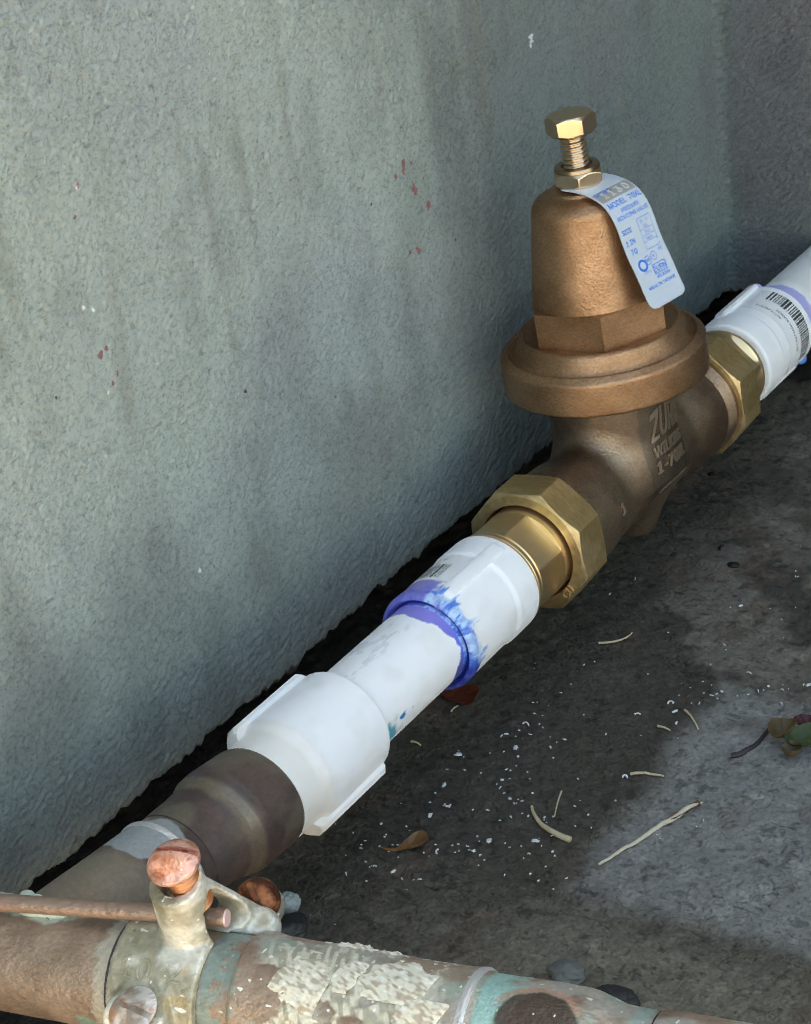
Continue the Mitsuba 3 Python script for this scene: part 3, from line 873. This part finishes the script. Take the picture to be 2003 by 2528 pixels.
def barcode(x0, x1, t0, t1, r, seed):
    g = random.Random(seed); t = t0; out = []
    while t < t1:
        w = g.choice((1.3, 1.6, 2.6, 3.6))
        out.append(sheet(x0, x1, t, min(t + w, t1), r, 3, 4))
        t += w + g.choice((1.2, 1.4, 2.2))
    return merge(*out)

def fine_print(s, h, x0, t0, r, flip=1):
    """a line of print that runs round the fitting"""
    v, f = refine(text(s, h, 0.02, True, False), 2.0)
    th = np.radians(t0) + v[:, 0] / r
    return np.c_[x0 - flip * v[:, 1], r * np.cos(th), r * np.sin(th)], f

adL = adapter('pipe_adapter', 'white adapter smeared with blue cement, threaded into the near brass nut', -1)
for _a in (110, 290): put('rib', ribs((_a,), -146.5, -106.0, 20.2, 1.4, 6.0), 'm_pvc', adL, smooth=30)
nub = lathe(rounded([(-151.6, .01), (-151.4, 1.7), (-148.6, 1.8), (-148.0, 1.6)], .5), 24)
nv, nf = nub
put('moulding_nub', (np.c_[nv[:, 0], nv[:, 1] + 19.4 * math.cos(math.radians(112)), nv[:, 2] + 19.4 * math.sin(math.radians(112))], nf), 'm_pvc', adL)
st = put('sticker', sheet(-138.4, -119.2, 20, 101, 20.42), 'm_sticker', adL, smooth=True)
put('barcode', barcode(-137, -126.5, 30, 86, 20.46, 3), 'm_black_ink', st, smooth=False)
put('print', merge(fine_print('ADAPTER 1 IN', 1.3, -124.2, 30, 20.46), fine_print('SCH 40 PVC', 1.1, -121.6, 48, 20.46)), 'm_black_ink', st, smooth=False)

adR = adapter('pipe_adapter', 'white adapter with large barcode sticker beyond the far brass nut', 1)
for _a in (66, 246): put('rib', ribs((_a,), 112.0, 152.0, 20.2, 2.2, 6.0), 'm_pvc', adR, smooth=30)
sr = put('sticker', sheet(125.5, 146.8, 84, 216, 20.42), 'm_sticker', adR, smooth=True)
put('barcode', barcode(137.0, 145.6, 100, 208, 20.46, 5), 'm_black_ink', sr, smooth=False)
put('print', merge(fine_print('FEMALE ADAPTER 1 IN', 1.5, 133.6, 122, 20.46, 1), fine_print('0 49081 14128', 1.3, 130.4, 96, 20.46, 1)), 'm_black_ink', sr, smooth=False)
drop = trimesh.creation.icosphere(subdivisions=3, radius=1.0)
put('cement_drop', (np.array(drop.vertices) * [3.4, 2.2, 2.2] + [151.0, -13.6, -15.0], np.array(drop.faces)), 'm_cement_blue', adR, smooth=True)

pr2 = thing('plastic_pipe', 'off-white plastic pipe running from the far adapter into the wall', 'pipe')
put('tube', lathe(dense([(146, 16.7), (300, 16.7)], 2), 128, closed_ends=False, wob=0.08), 'm_pvc', pr2, smooth=True)

cp = thing('pipe_coupling', 'aged white coupling with two long ribs screwed on the copper adapter', 'pipe fitting')
cpr = rounded([(-206.6, 16.6), (-206.8, 19.9), (-208.0, 20.7), (-240.0, 21.2), (-243.0, 21.1), (-246.2, 19.5), (-254.0, 19.0), (-256.8, 18.9), (-257.2, 15)], 1.3, 4)
put('shell', lathe(dense(cpr, 2)[::-1], 200, closed_ends=False), 'm_pvc', cp, smooth=35)
for _a in (45, 225): put('rib', ribs((_a,), -250.5, -208.5, 19.9, 3.6, 7.5), 'm_pvc', cp, smooth=30)

# ---------------------------------------------------------------- copper
def lift(x):
    t = np.clip((-250 - x) / 100.0, 0, 1.3)
    return (2.0 * t, 8.5 * t ** 1.1)
ca = thing('copper_branch', 'dark copper adapter and branch pipe rising from the run to the white coupling', 'pipe')
cap = rounded([(-256.6, 14), (-256.8, 19.0), (-259, 19.6), (-274, 20.1), (-278.5, 19.6), (-281.0, 18.1), (-290, 17.2), (-300, 16.7)], .8, 3)
put('adapter', lathe(dense(cap, 1.5)[::-1], 160, bend=lift, closed_ends=False, wob=0.15), 'm_copper', ca, smooth=True)
put('tube', lathe(dense([(-362, 17.4), (-306, 17.4), (-305, 16.9), (-298, 16.3)], 1.5), 160, bend=lift, closed_ends=False, wob=0.15, seed=2), 'm_copper', ca, smooth=True)
put('solder_ring', lathe(rounded([(-309, 16.8), (-308.6, 17.8), (-306.5, 18.0), (-305.4, 16.6)], .5), 128, bend=lift, closed_ends=False, wob=0.3), 'm_solder', ca, smooth=True)

P0 = np.array([-361, 0, 8.5]); D0 = np.array([.19, -1, 0]); D0 /= np.linalg.norm(D0)
U0 = np.cross(D0, [0, 0, 1]); Vz = np.array([0, 0, 1.0])
AL = math.radians(20)
Tt = math.cos(AL) * Vz + math.sin(AL) * U0
Qq = math.cos(AL) * U0 - math.sin(AL) * Vz
def run_frame(m): return frame(m, P0, D0, U0, Vz)
def clamp_frame(m): return frame(m, P0, D0, Qq, Tt)
rp = thing('copper_run', 'thick weathered copper pipe with pale crust and green patches along the bottom', 'pipe')
put('tube', run_frame(lathe(dense([(-75, 17.46), (70, 17.46)], 1.5), 160, closed_ends=False, wob=0.15)), 'm_run', rp, smooth=True)
hub = rounded([(68.6, 16.5), (68.8, 18.4), (70.0, 19.4), (72.5, 19.3), (76, 18.7), (100, 18.7), (130, 18.6), (134.5, 18.7), (136.0, 18.9), (138.6, 19.1), (139.2, 18.6), (141.5, 18.2), (150, 18.3), (165, 18.5), (170.5, 18.3), (175.5, 16.9), (180, 15.6), (186, 15.4), (190, 15.5)], 1.5, 3)
put('fitting', run_frame(lathe(dense(hub, 1.5), 160, closed_ends=False, wob=0.25, seed=5)), 'm_run', rp, smooth=True, label='crusted coupling on the copper pipe')
put('solder_ring', run_frame(lathe(rounded([(137.2, 18.6), (137.5, 19.1), (139.4, 19.2), (140.2, 18.2)], .5), 128, closed_ends=False, wob=0.25)), 'm_solder', rp, smooth=True)
put('end_ring', run_frame(lathe(rounded([(190.0, 14.6), (190.5, 15.9), (194, 16.1), (300, 15.9), (420, 15.9)], .8), 128, closed_ends=False, wob=0.25)), 'm_run', rp, smooth=True)
# brazed seam where the branch meets the run
seam = []
for t in np.linspace(0, 1, 60):
    seam.append(t)
def saddle_bead():
    pts, rad = [], []
    for a in np.linspace(-85, 85, 70):
        t = math.radians(a)
        # branch circle of radius 17.4 (about x) pressed on the run cylinder, towards +x
        y, z = 17.6 * math.sin(t), 9.5 + 17.6 * math.cos(t)
        s = -y * 0.9824
        v = z - 8.5
        u = -math.sqrt(max(17.5 ** 2 - min(abs(v), 17.4) ** 2, 0.01))
        pts.append(P0 + D0 * s + U0 * u * .9 + Vz * v)
        rad.append(2.6 + 1.0 * math.sin(t * 3 + 1))
    return tube(pts, rad, 10)
put('brazed_seam', roughen(saddle_bead(), .8, .4, 4), 'm_seam', rp, smooth=True)
# lumps of crust on the fitting
def crust_patch(s0, ph, ls, lp, hh, sd, n1=70, n2=70):
    A, B = np.meshgrid(np.linspace(-1, 1, n1), np.linspace(-1, 1, n2), indexing='ij')
    S, TH = s0 + A * ls + B * lp * .10, ph + B * lp
    q = np.stack([A * ls * .16 + sd * 5, B * lp * .055, A * 0], -1)
    edge = np.sqrt(A ** 2 + B ** 2) + (meshkit.fbm(q, 4, sd) - .5) * 1.5
    # drips run round the pipe: ridges along the angle, broken into beads
    bead = meshkit.fbm(np.stack([(S + TH * .10) * .60, (TH - S) * .10, A * 0 + sd], -1), 3, sd + 3)
    h = np.clip((0.95 - edge) * 3.0, -0.5, 1)
    h = np.where(h > 0, h * (0.10 + hh * 0.42 * np.clip(bead - .30, 0, 1) * (1.0 if hh < 2 else 1.7)), -0.35)
    R = 18.85 + h
    T_ = np.radians(TH)
    return run_frame((np.stack([S, R * np.cos(T_), R * np.sin(T_)], -1).reshape(-1, 3), grid_faces(n1, n2)))
for (s_, ph, ls, lp, hh, sd) in ((90, 62, 8.5, 26, 1.4, 1), (103, 76, 5.0, 17, 1.3, 2), (118, 84, 10.5, 26, 1.4, 3), (99, 127, 9.5, 10, 3.4, 4), (110, 124, 3.5, 6, 2.2, 5), (126, 50, 8, 16, 1.2, 6)):
    put('crust', crust_patch(s_, ph, ls, lp, hh, sd), 'm_crust', rp, smooth=True)

# ground clamp
gc = thing('ground_clamp', 'weathered bronze grounding clamp with tower and slotted screws on the thick copper pipe', 'clamp')
def cap_d(p, a, b, ra, rb):
    pa = (p[0] - a[0], p[1] - a[1], p[2] - a[2]); ba = (b[0] - a[0], b[1] - a[1], b[2] - a[2])
    h = (pa[0] * ba[0] + pa[1] * ba[1] + pa[2] * ba[2]) / (ba[0] ** 2 + ba[1] ** 2 + ba[2] ** 2)
    h = min(max(h, 0), 1)
    return math.sqrt(sum((pa[i] - ba[i] * h) ** 2 for i in range(3))) - (ra + (rb - ra) * h)
def clamp_sdf(s, q, t):
    r = math.hypot(q, t)
    p = (s, q, t)
    band = max(r - 20.4, 30.5 - s, s - 59.0, -(r - 19.4) if 33.5 < s < 34.6 else -99)
    tw = max(cap_d(p, (50.5, -8.5, 12), (51.5, -12.5, 44), 9.6, 7.6), t - 38.5)
    d = smin(band, tw, 1.8)
    rib = cap_d(p, (54, -14.5, 33), (61, -19, 10), 4.0, 5.6)
    d = smin(d, rib, 1.0)
    lug = max(cap_d(p, (57, -17, 7), (66, -18.5, 7.5), 6.0, 6.0), t - 12, 2 - t)
    d = smin(d, lug, 1.0)
    fl = max(math.hypot(s - 43.5, q - 19.5) - 9.8, t - 17.0, -4 - t)
    d = smin(d, fl, 1.2)
    far = max(cap_d(p, (54, -20, 2), (60, -28, 2), 7.5, 7.5), t - 5, -8 - t)
    d = smin(d, far, 1.2)
    d = max(d, 17.4 - r)
    d = max(d, -(max(math.hypot(s - 51.5, q + 12.5) - 5.4, 27 - t)))
    ho = cap_d((0, q, t), (0, -12.6, 18.0), (0, -13.0, 28.0), 4.6, 3.6)
    ho = min(ho, cap_d((0, q, t), (0, -15.2, 18.5), (0, -14.2, 27.0), 4.2, 3.4), cap_d((0, q, t), (0, -9.8, 18.5), (0, -10.8, 27.0), 4.2, 3.2))
    d = max(d, -max(ho, 45 - s))
    return d
clamp = sdf_mesh(clamp_sdf, (28, -40, -24, 76, 33, 42), 1.1, 1)
put('saddle', clamp_frame(roughen(clamp, 0.12, 0.35, 2)), 'm_clamp', gc, smooth=40)
put('gasket_line', run_frame(lathe(rounded([(29.0, 17.2), (29.0, 18.6), (30.8, 19.0), (31.4, 17.2)], .4), 128, closed_ends=False)), 'm_solder_dark', gc, smooth=True)
def slotted(r, h, dome, slot_w, slot_d, ang, off=0.0):
    slot_d = 2.0 if off == 0 else 3.0
    pr = rounded([(0, .01), (0, r * .96), (.8, r), (h * .55, r), (h, r * .72), (h + dome, .01)], 1.0, 4)
    poly = [(0.0, 0.0)] + [(float(b), float(a)) for a, b in pr[1:-1]] + [(0.0, h + dome)]
    m = m3.CrossSection([poly]).revolve(96)
    c = m3.Manifold.cube((4 * r, slot_w, 10), True).translate((0, off, h + dome - slot_d + 5)).rotate((0, 0, ang))
    return tri(m - c)
def threaded(r, L, pitch=1.7):
    return thread_mesh(-L, 0.3, r, pitch, 40)


def put_screw(name, parent, s, q, t, tilt_s, tilt_q, r, h, dome, ang, mat, shaft=None, shaft_mat=None, label=None, off=0.0):
    ax = np.array([tilt_s, tilt_q, 1.0]); ax /= np.linalg.norm(ax)
    X = np.cross([0, 1.0, 0], ax); X /= np.linalg.norm(X); Y = np.cross(ax, X)
    m = frame(slotted(r, h, dome, 1.9, 2.0, ang, off), (s, q, t), X, Y, ax)
    k = put(name, clamp_frame(m), mat, parent, smooth=30, label=label)
    if shaft:
        sh = frame(threaded(shaft[0], shaft[1]), (s, q, t), X, Y, ax)
        put('shank', clamp_frame(sh), shaft_mat or mat, k)
    return k
put_screw('screw', gc, 52.8, -13.6, 44.6, -.06, -.04, 8.0, 3.6, 1.3, -4, 'm_copper_pink', (4.9, 18), 'm_copper_orange', 'pinkish slotted screw standing in the top of the tower', off=-2.6)
put_screw('screw', gc, 43.5, 19.5, 16.9, -.12, .05, 7.6, 2.0, 1.5, 12, 'm_screw_pale', None, None, 'slotted screw in the front lug with pale face')
put_screw('screw', gc, 60.5, -28.0, 5.0, .25, .35, 7.0, 4.6, 1.6, 48, 'm_copper_brown', None, None, 'dark brown copper screw behind the clamp')
for s, x0, th0 in (('10', 39.5, 49), ('2', 52.3, 51)):
    v, f = refine(text(s, 6.2, .35, False), 1.5)
    th = np.radians(th0) + (v[:, 1] - 3.1) / 20.6
    th = np.radians(th0) + (v[:, 1] - 3.1) / 20.6
    R = 20.5 + v[:, 2]
    put('number', run_frame((np.c_[x0 + v[:, 0], R * np.cos(th), R * np.sin(th)], f)), 'm_clamp', gc, smooth=False)

# ground wire
def rpt(s, u, v): return P0 + D0 * s + U0 * u + Vz * v
gw = thing('ground_wire', 'thin brown copper rod crossing the thick pipe into the clamp tower', 'wire')
wp = [rpt(s, 2.2 - .126 * (s + 4), 22.3 + .25 * math.sin(s * .03)) for s in np.linspace(-66, 60.5, 40)]
put('rod', tube(wp, 2.7, 28), 'm_rod', gw, smooth=40)
e0, ed = np.array(wp[-1]), np.array(wp[-1]) - np.array(wp[-2]); ed /= np.linalg.norm(ed)
put('cut_end', tube([e0 + ed * .02, e0 + ed * .5], [2.7, 2.5], 28), 'm_rod_end', gw, smooth=40)

# ---------------------------------------------------------------- litter on the ground
def gz(x, y):
    q = np.array([[x, y, 0.0]])
    return float(GZ + (meshkit.fbm(q * 0.02, 3, 5)[0] - 0.5) * 2.2 + (meshkit.fbm(q * 0.16, 4, 6)[0] - 0.5) * 2.0)
def path(pts, n=14, lift_=0.6, arch=0.0):
    P = np.array(pts, float)
    L = np.r_[0, np.cumsum(np.linalg.norm(np.diff(P, axis=0), axis=1))]
    t = np.linspace(0, L[-1], n)
    Q = CubicSpline(L, P)(t) if len(P) > 2 else np.c_[np.interp(t, L, P[:, 0]), np.interp(t, L, P[:, 1])]
    z = np.array([gz(*q) for q in Q])
    z = np.maximum(z, np.linspace(z[0], z[-1], n)) + lift_ + arch * np.sin(np.linspace(0, np.pi, n))
    return np.c_[Q, z]
put('straw', tube(path([(-157.8, -42.5), (-165.3, -49.8), (-168.4, -55.9), (-170.1, -65.9)], 20, 1.0), np.linspace(.5, 1.25, 20), 10), 'm_straw', smooth=40, label='thick pale bent straw stalk near the pale concrete patch', cat='straw')
NED = [([(-144.9, -47.8), (-152.0, -50.3), (-159.9, -53.4)], .35, 'thin greenish needle beside the bent straw stalk'), ([(-47.8, -10.4), (-39.5, -19.5), (-35.3, -19.5)], .5, 'dry needle with hooked tip lying near the brass nut'),
       ([(-79.5, -66.2), (-84.0, -71.7), (-89.4, -77.0)], .5, 'short needle among white shavings at the edge of the pale patch'), ([(-92.6, -61.1), (-93.5, -67.0)], .5, 'tiny straw bit left of the shavings cluster'),
       ([(-125.5, -66.8), (-123.5, -72.9), (-122.1, -79.0)], .6, 'tan needle lying across the edge of the pale patch'), ([(-138.9, 23.5), (-139.6, 18.6)], .5, 'small tan needle next to the white pipe'), ([(-116.1, 19.2), (-111.2, 19.0)], .4, 'needle under the edge of the dark red leaf')]
for pts, r, lb in NED:
    put('dry_needle', tube(path(pts, 10, r + .2, .4), np.linspace(r, r * .6, 10), 8), 'm_straw', smooth=40, label=lb, cat='needle', group='dry needles on the ground')
tw = thing('twig', 'long split pale twig with brown bark lying on the pale patch', 'twig')
put('wood', tube(path([(-179.0, -82.4), (-160, -89.0), (-141.6, -95.0), (-131.0, -99.4)], 24, 1.3), np.r_[np.linspace(.5, 1.05, 20), .95, .8, .5, .25], 10), 'm_twig', tw, smooth=40)
def leaf(outline, mat_lift=1.0, curl=2.5, seed=0, thick=.25, straight=0.0):
    O = np.array(outline, float); c = O.mean(0)
    ring = []
    n = 48
    L = np.r_[0, np.cumsum(np.linalg.norm(np.diff(np.vstack([O, O[:1]]), axis=0), axis=1))]
    sp = CubicSpline(L, np.vstack([O, O[:1]]), bc_type='periodic')
    tt = np.linspace(0, L[-1], n, endpoint=False)
    O2 = np.vstack([O, O[:1]])
    e = sp(tt) * (1 - straight) + np.c_[np.interp(tt, L, O2[:, 0]), np.interp(tt, L, O2[:, 1])] * straight
    e = e + (meshkit.noise(np.c_[e * .8, np.full(n, 2.0 + seed)], seed)[:, None] - .5) * .7
    vs = []
    for k in np.linspace(0, 1, 12):
        p = c + (e - c) * k
        z = np.array([gz(*q) for q in p])
        z = z.mean() + mat_lift + curl * k ** 2 * (meshkit.noise(np.c_[p * .12, np.full(n, seed * 3.1)], seed)) + .5 * (meshkit.noise(np.c_[p * .6, np.full(n, 1.0)], seed) - .5)
        vs.append(np.c_[p, z])
    v = np.vstack(vs)
    f = grid_faces(12, n, True)
    w = v.copy(); w[:, 2] -= thick
    rim = 11 * n + np.arange(n); r2 = np.roll(rim, -1); k = len(v)
    return np.vstack([v, w]), np.vstack([f, f[:, ::-1] + k, np.c_[rim, r2, r2 + k, rim + k]])
put('bark', leaf([(-151.3, -91.1), (-145, -92.6), (-138.7, -94.8), (-131.6, -98.0), (-133.2, -100.0), (-141.6, -96.8)], 1.2, 1.0, 3, straight=.7), 'm_bark', tw, smooth=40)
put('leaf', leaf([(-103.2, 32.4), (-98.5, 24), (-100.1, 15.2), (-109.8, 13.9), (-110.6, 22.9), (-107, 30)], 1.0, 3.0, 1, straight=.8), 'm_leaf_red', smooth=40, label='dark red-brown leaf lying under the white adapter', cat='leaf')
put('leaf', leaf([(-207.0, -8.0), (-203.5, -11.5), (-199, -11.5), (-195.6, -12.2), (-191.4, -15.7), (-195.0, -20.5), (-199.2, -18.6), (-202, -14)], 1.0, 5.0, 2), 'm_leaf_tan', smooth=40, label='crumpled tan leaf among white shavings left of the straw stalk', cat='leaf')
put('stem', tube(path([(-99.3, -95.7), (-92.5, -100.9), (-84.5, -101.9), (-77.1, -101.8)], 20, .8), np.linspace(1.1, .55, 20), 8), 'm_stem', smooth=40, label='dark curved stem beside the leaf cluster', cat='stem')
lc = thing('leaf_cluster', 'small cluster of brown and green leaves at the right edge', 'leaf')
put('leaf', leaf([(-88.2, -106.0), (-80.0, -105.6), (-76.3, -109.3), (-79.3, -113.9), (-86.7, -113.7), (-90, -110)], 3.2, 9, 4), 'm_leaf_brown', lc, smooth=40)
put('leaf', leaf([(-89, -113), (-83, -112.5), (-78.8, -117), (-79, -124), (-86, -126), (-91, -120)], 2.6, 9, 5), 'm_leaf_green', lc, smooth=40)
put('leaf', leaf([(-95.5, -115), (-91, -113.5), (-88.5, -118.0), (-92, -121.4), (-96, -119)], 1.2, 8, 6), 'm_leaf_brown', lc, smooth=40)
put('leaf', leaf([(-77, -111), (-73, -112), (-71.5, -119), (-74, -124), (-77.5, -118)], 3.4, 4, 7), 'm_leaf_dark', lc, smooth=40)
put('seed', roughen((np.array(trimesh.creation.icosphere(subdivisions=3).vertices) * [2.3, 2.8, 1.0] + [32, -33.4, gz(32, -33.4) + .6], np.array(trimesh.creation.icosphere(subdivisions=3).faces)), .5, .4), 'm_black', smooth=True, label='flat black seed lying right of the brass nut', cat='seed')
put('stem', tube(path([(46.6, -21.4), (44.6, -20.6), (42.0, -22.0)], 8, .5), .5, 6), 'm_black', smooth=40, label='short black stem above the flat black seed', cat='stem')
put('seed', roughen((np.array(drop.vertices) * [1.4, 1.9, .8] + [105.9, 13.7, gz(105.9, 13.7) + .5], np.array(drop.faces)), .3, .4), 'm_black', smooth=True, label='small black seed beside the bronze body', cat='seed')
def pebble(x, y, a, b, c, mat, label, seed, cat='pebble'):
    t = trimesh.creation.icosphere(subdivisions=4)
    v = np.array(t.vertices)
    v = v * (1 + (meshkit.fbm(v * 1.3 + seed * 7, 3, seed)[:, None] - .5) * .7) * [a, b, c]
    put(cat, (v + [x, y, gz(x, y) + c * .55], np.array(t.faces)), mat, smooth=True, label=label, cat=cat, group='pebbles by the copper pipe')
pebble(-235.5, -101.5, 5.5, 6, 3.6, 'm_pebble', 'grey rough pebble behind the right end of the copper pipe', 1)
pebble(-240.0, -122.8, 5, 8, 3, 'm_pebble_dark', 'dark pebble at the right end of the copper pipe', 2)
pebble(-244.5, 7.0, 4, 4, 4.6, 'm_pebble_pale', 'pale grey pebble behind the brown screw', 3)
pebble(-256.0, -1.5, 7, 7, 4, 'm_pebble_dark', 'dark rounded pebble under the rear lug of the clamp', 4)

WH = [(-9.7, 4.9), (5.6, 0.8), (-0.6, -52.3), (-29.9, -33.5), (-64.4, -12.7), (-61.4, -16.0), (-29.4, -58.9), (-65.3, -70.6), (-63.5, -72.0), (-61.1, -73.2), (-72.8, -69.2), (-76.1, -57.9), (-76.1, -59.4), (-81.0, -62.6), (-88.8, -50.3), (-88.4, -67.0), (-97.6, -72.4), (-105.8, -45.4), (-127.8, -65.6), (-153.7, -64.1), (-135.4, -49.6), (-121.9, -7.9), (-120.1, -8.7), (-127.5, -17.7), (-132.2, -21.4), (-111.6, -12.9), (-111.5, -20.6), (-117.6, -18.3), (-116.1, -12.4), (-140.7, -21.4), (-141.0, -23.2), (-147.8, -23.6), (-152.2, -25.4), (-154.3, -28.3), (-156.8, -32.4), (-158.9, -35.4), (-150.1, -38.2), (-162.1, -50.4), (-164.2, -52.4), (-163.4, -41.6), (-164.0, -44.6), (-167.0, -38.9), (-179.0, -63.5), (-180.8, -65.4), (-183.5, -56.3), (-175.9, -54.4), (-189.0, -33.5), (-191.0, -35.6), (-190.8, -37.2), (-190.8, -28.2), (-193.0, -22.4), (-196.2, -24.9), (-193.1, -43.3), (-191.8, -40.8), (-182.3, -33.6), (-182.7, -38.9), (-169.9, -11.5), (-169.8, -13.2), (-170.7, -14.2), (-171.0, -5.7), (-178.2, -10.3), (-158.4, -4.0), (-139.3, 1.5), (-149.9, -0.1), (-168.5, -23.2), (-196.1, -1.7), (-194.8, -1.7), (-200.7, 3.9), (-205.3, 2.6), (-199.1, -7.3), (-198.3, -9.1), (-190.2, 3.5), (-212.4, -8.3), (-212.2, -16.3), (-214.3, -21.4), (-212.3, -27.7), (-197.5, -74.4), (-193.2, -62.5), (-195.0, -66.9), (-51.7, -88.8), (-52.3, -95.0), (-60.8, -98.5), (-72.2, -106.3), (-55.8, -86.4), (-45.2, -100.9), (-44.3, -103.0), (31.8, -62.6), (35.9, -60.7), (-140.8, -104.7), (-156.2, -95.0), (-65.1, -67.2), (-45.1, -77.3), (-87.3, -14.7), (-121.8, -29.8), (-114.9, -32.2), (-150.6, -56.7), (-211.2, 5.3), (-247.4, 0.5), (-243.3, 7.9), (-250.8, 5.2)]
_ico = trimesh.creation.icosphere(subdivisions=1)
def shaving(x, y, sz, g):
    """a curl of swarf, or a torn chip"""
    z0 = gz(x, y)
    if g.random() < 0.55:
        v = np.array(_ico.vertices)
        v = v * (1 + np.array([[g.uniform(-.55, .45)] for _ in v])) * [sz * g.uniform(.5, 1.1), sz * g.uniform(.3, .7), sz * .35]
        a = g.uniform(0, 6.28)
        v = np.c_[v[:, 0] * math.cos(a) - v[:, 1] * math.sin(a), v[:, 0] * math.sin(a) + v[:, 1] * math.cos(a), v[:, 2]]
        return v + [x, y, z0 + .4 + sz * .2], np.array(_ico.faces)
    n = 9
    a0, bend_, r = g.uniform(0, 6.28), g.uniform(-3.5, 3.5), sz * g.uniform(.8, 1.5)
    t = np.linspace(0, 1, n)
    th = a0 + bend_ * t ** g.uniform(.6, 1.8)
    px = np.cumsum(np.cos(th)) * r * 2 / n; py = np.cumsum(np.sin(th)) * r * 2 / n
    px -= px.mean(); py -= py.mean()
    pts = np.c_[x + px, y + py, z0 + .5 + g.uniform(.1, .6) * r * np.sin(np.pi * t)]
    return tube(pts, np.array([max(.22, .24 * sz) * g.uniform(.6, 1.3) for _ in range(n)]), 5)
g = random.Random(11)
for x, y in WH:
    put('plastic_shaving', shaving(x, y, g.choice((.5, .6, .7, .8, .95, 1.4)), g), 'm_shaving', smooth=40, label='tiny white plastic shaving scattered on the dark concrete', cat='plastic shaving', group='white plastic shavings on the ground')
cr = []
for k in range(110):
    bx, by = WH[g.randrange(len(WH))]
    x, y = bx + g.gauss(0, 9), by + g.gauss(0, 9)
    if y > 28: continue
    cr.append(shaving(x, y, g.uniform(.25, .55), g))
put('plastic_crumbs', merge(*cr), 'm_shaving', smooth=False, kind='stuff', label='fine white plastic crumbs strewn over the concrete', cat='crumbs')
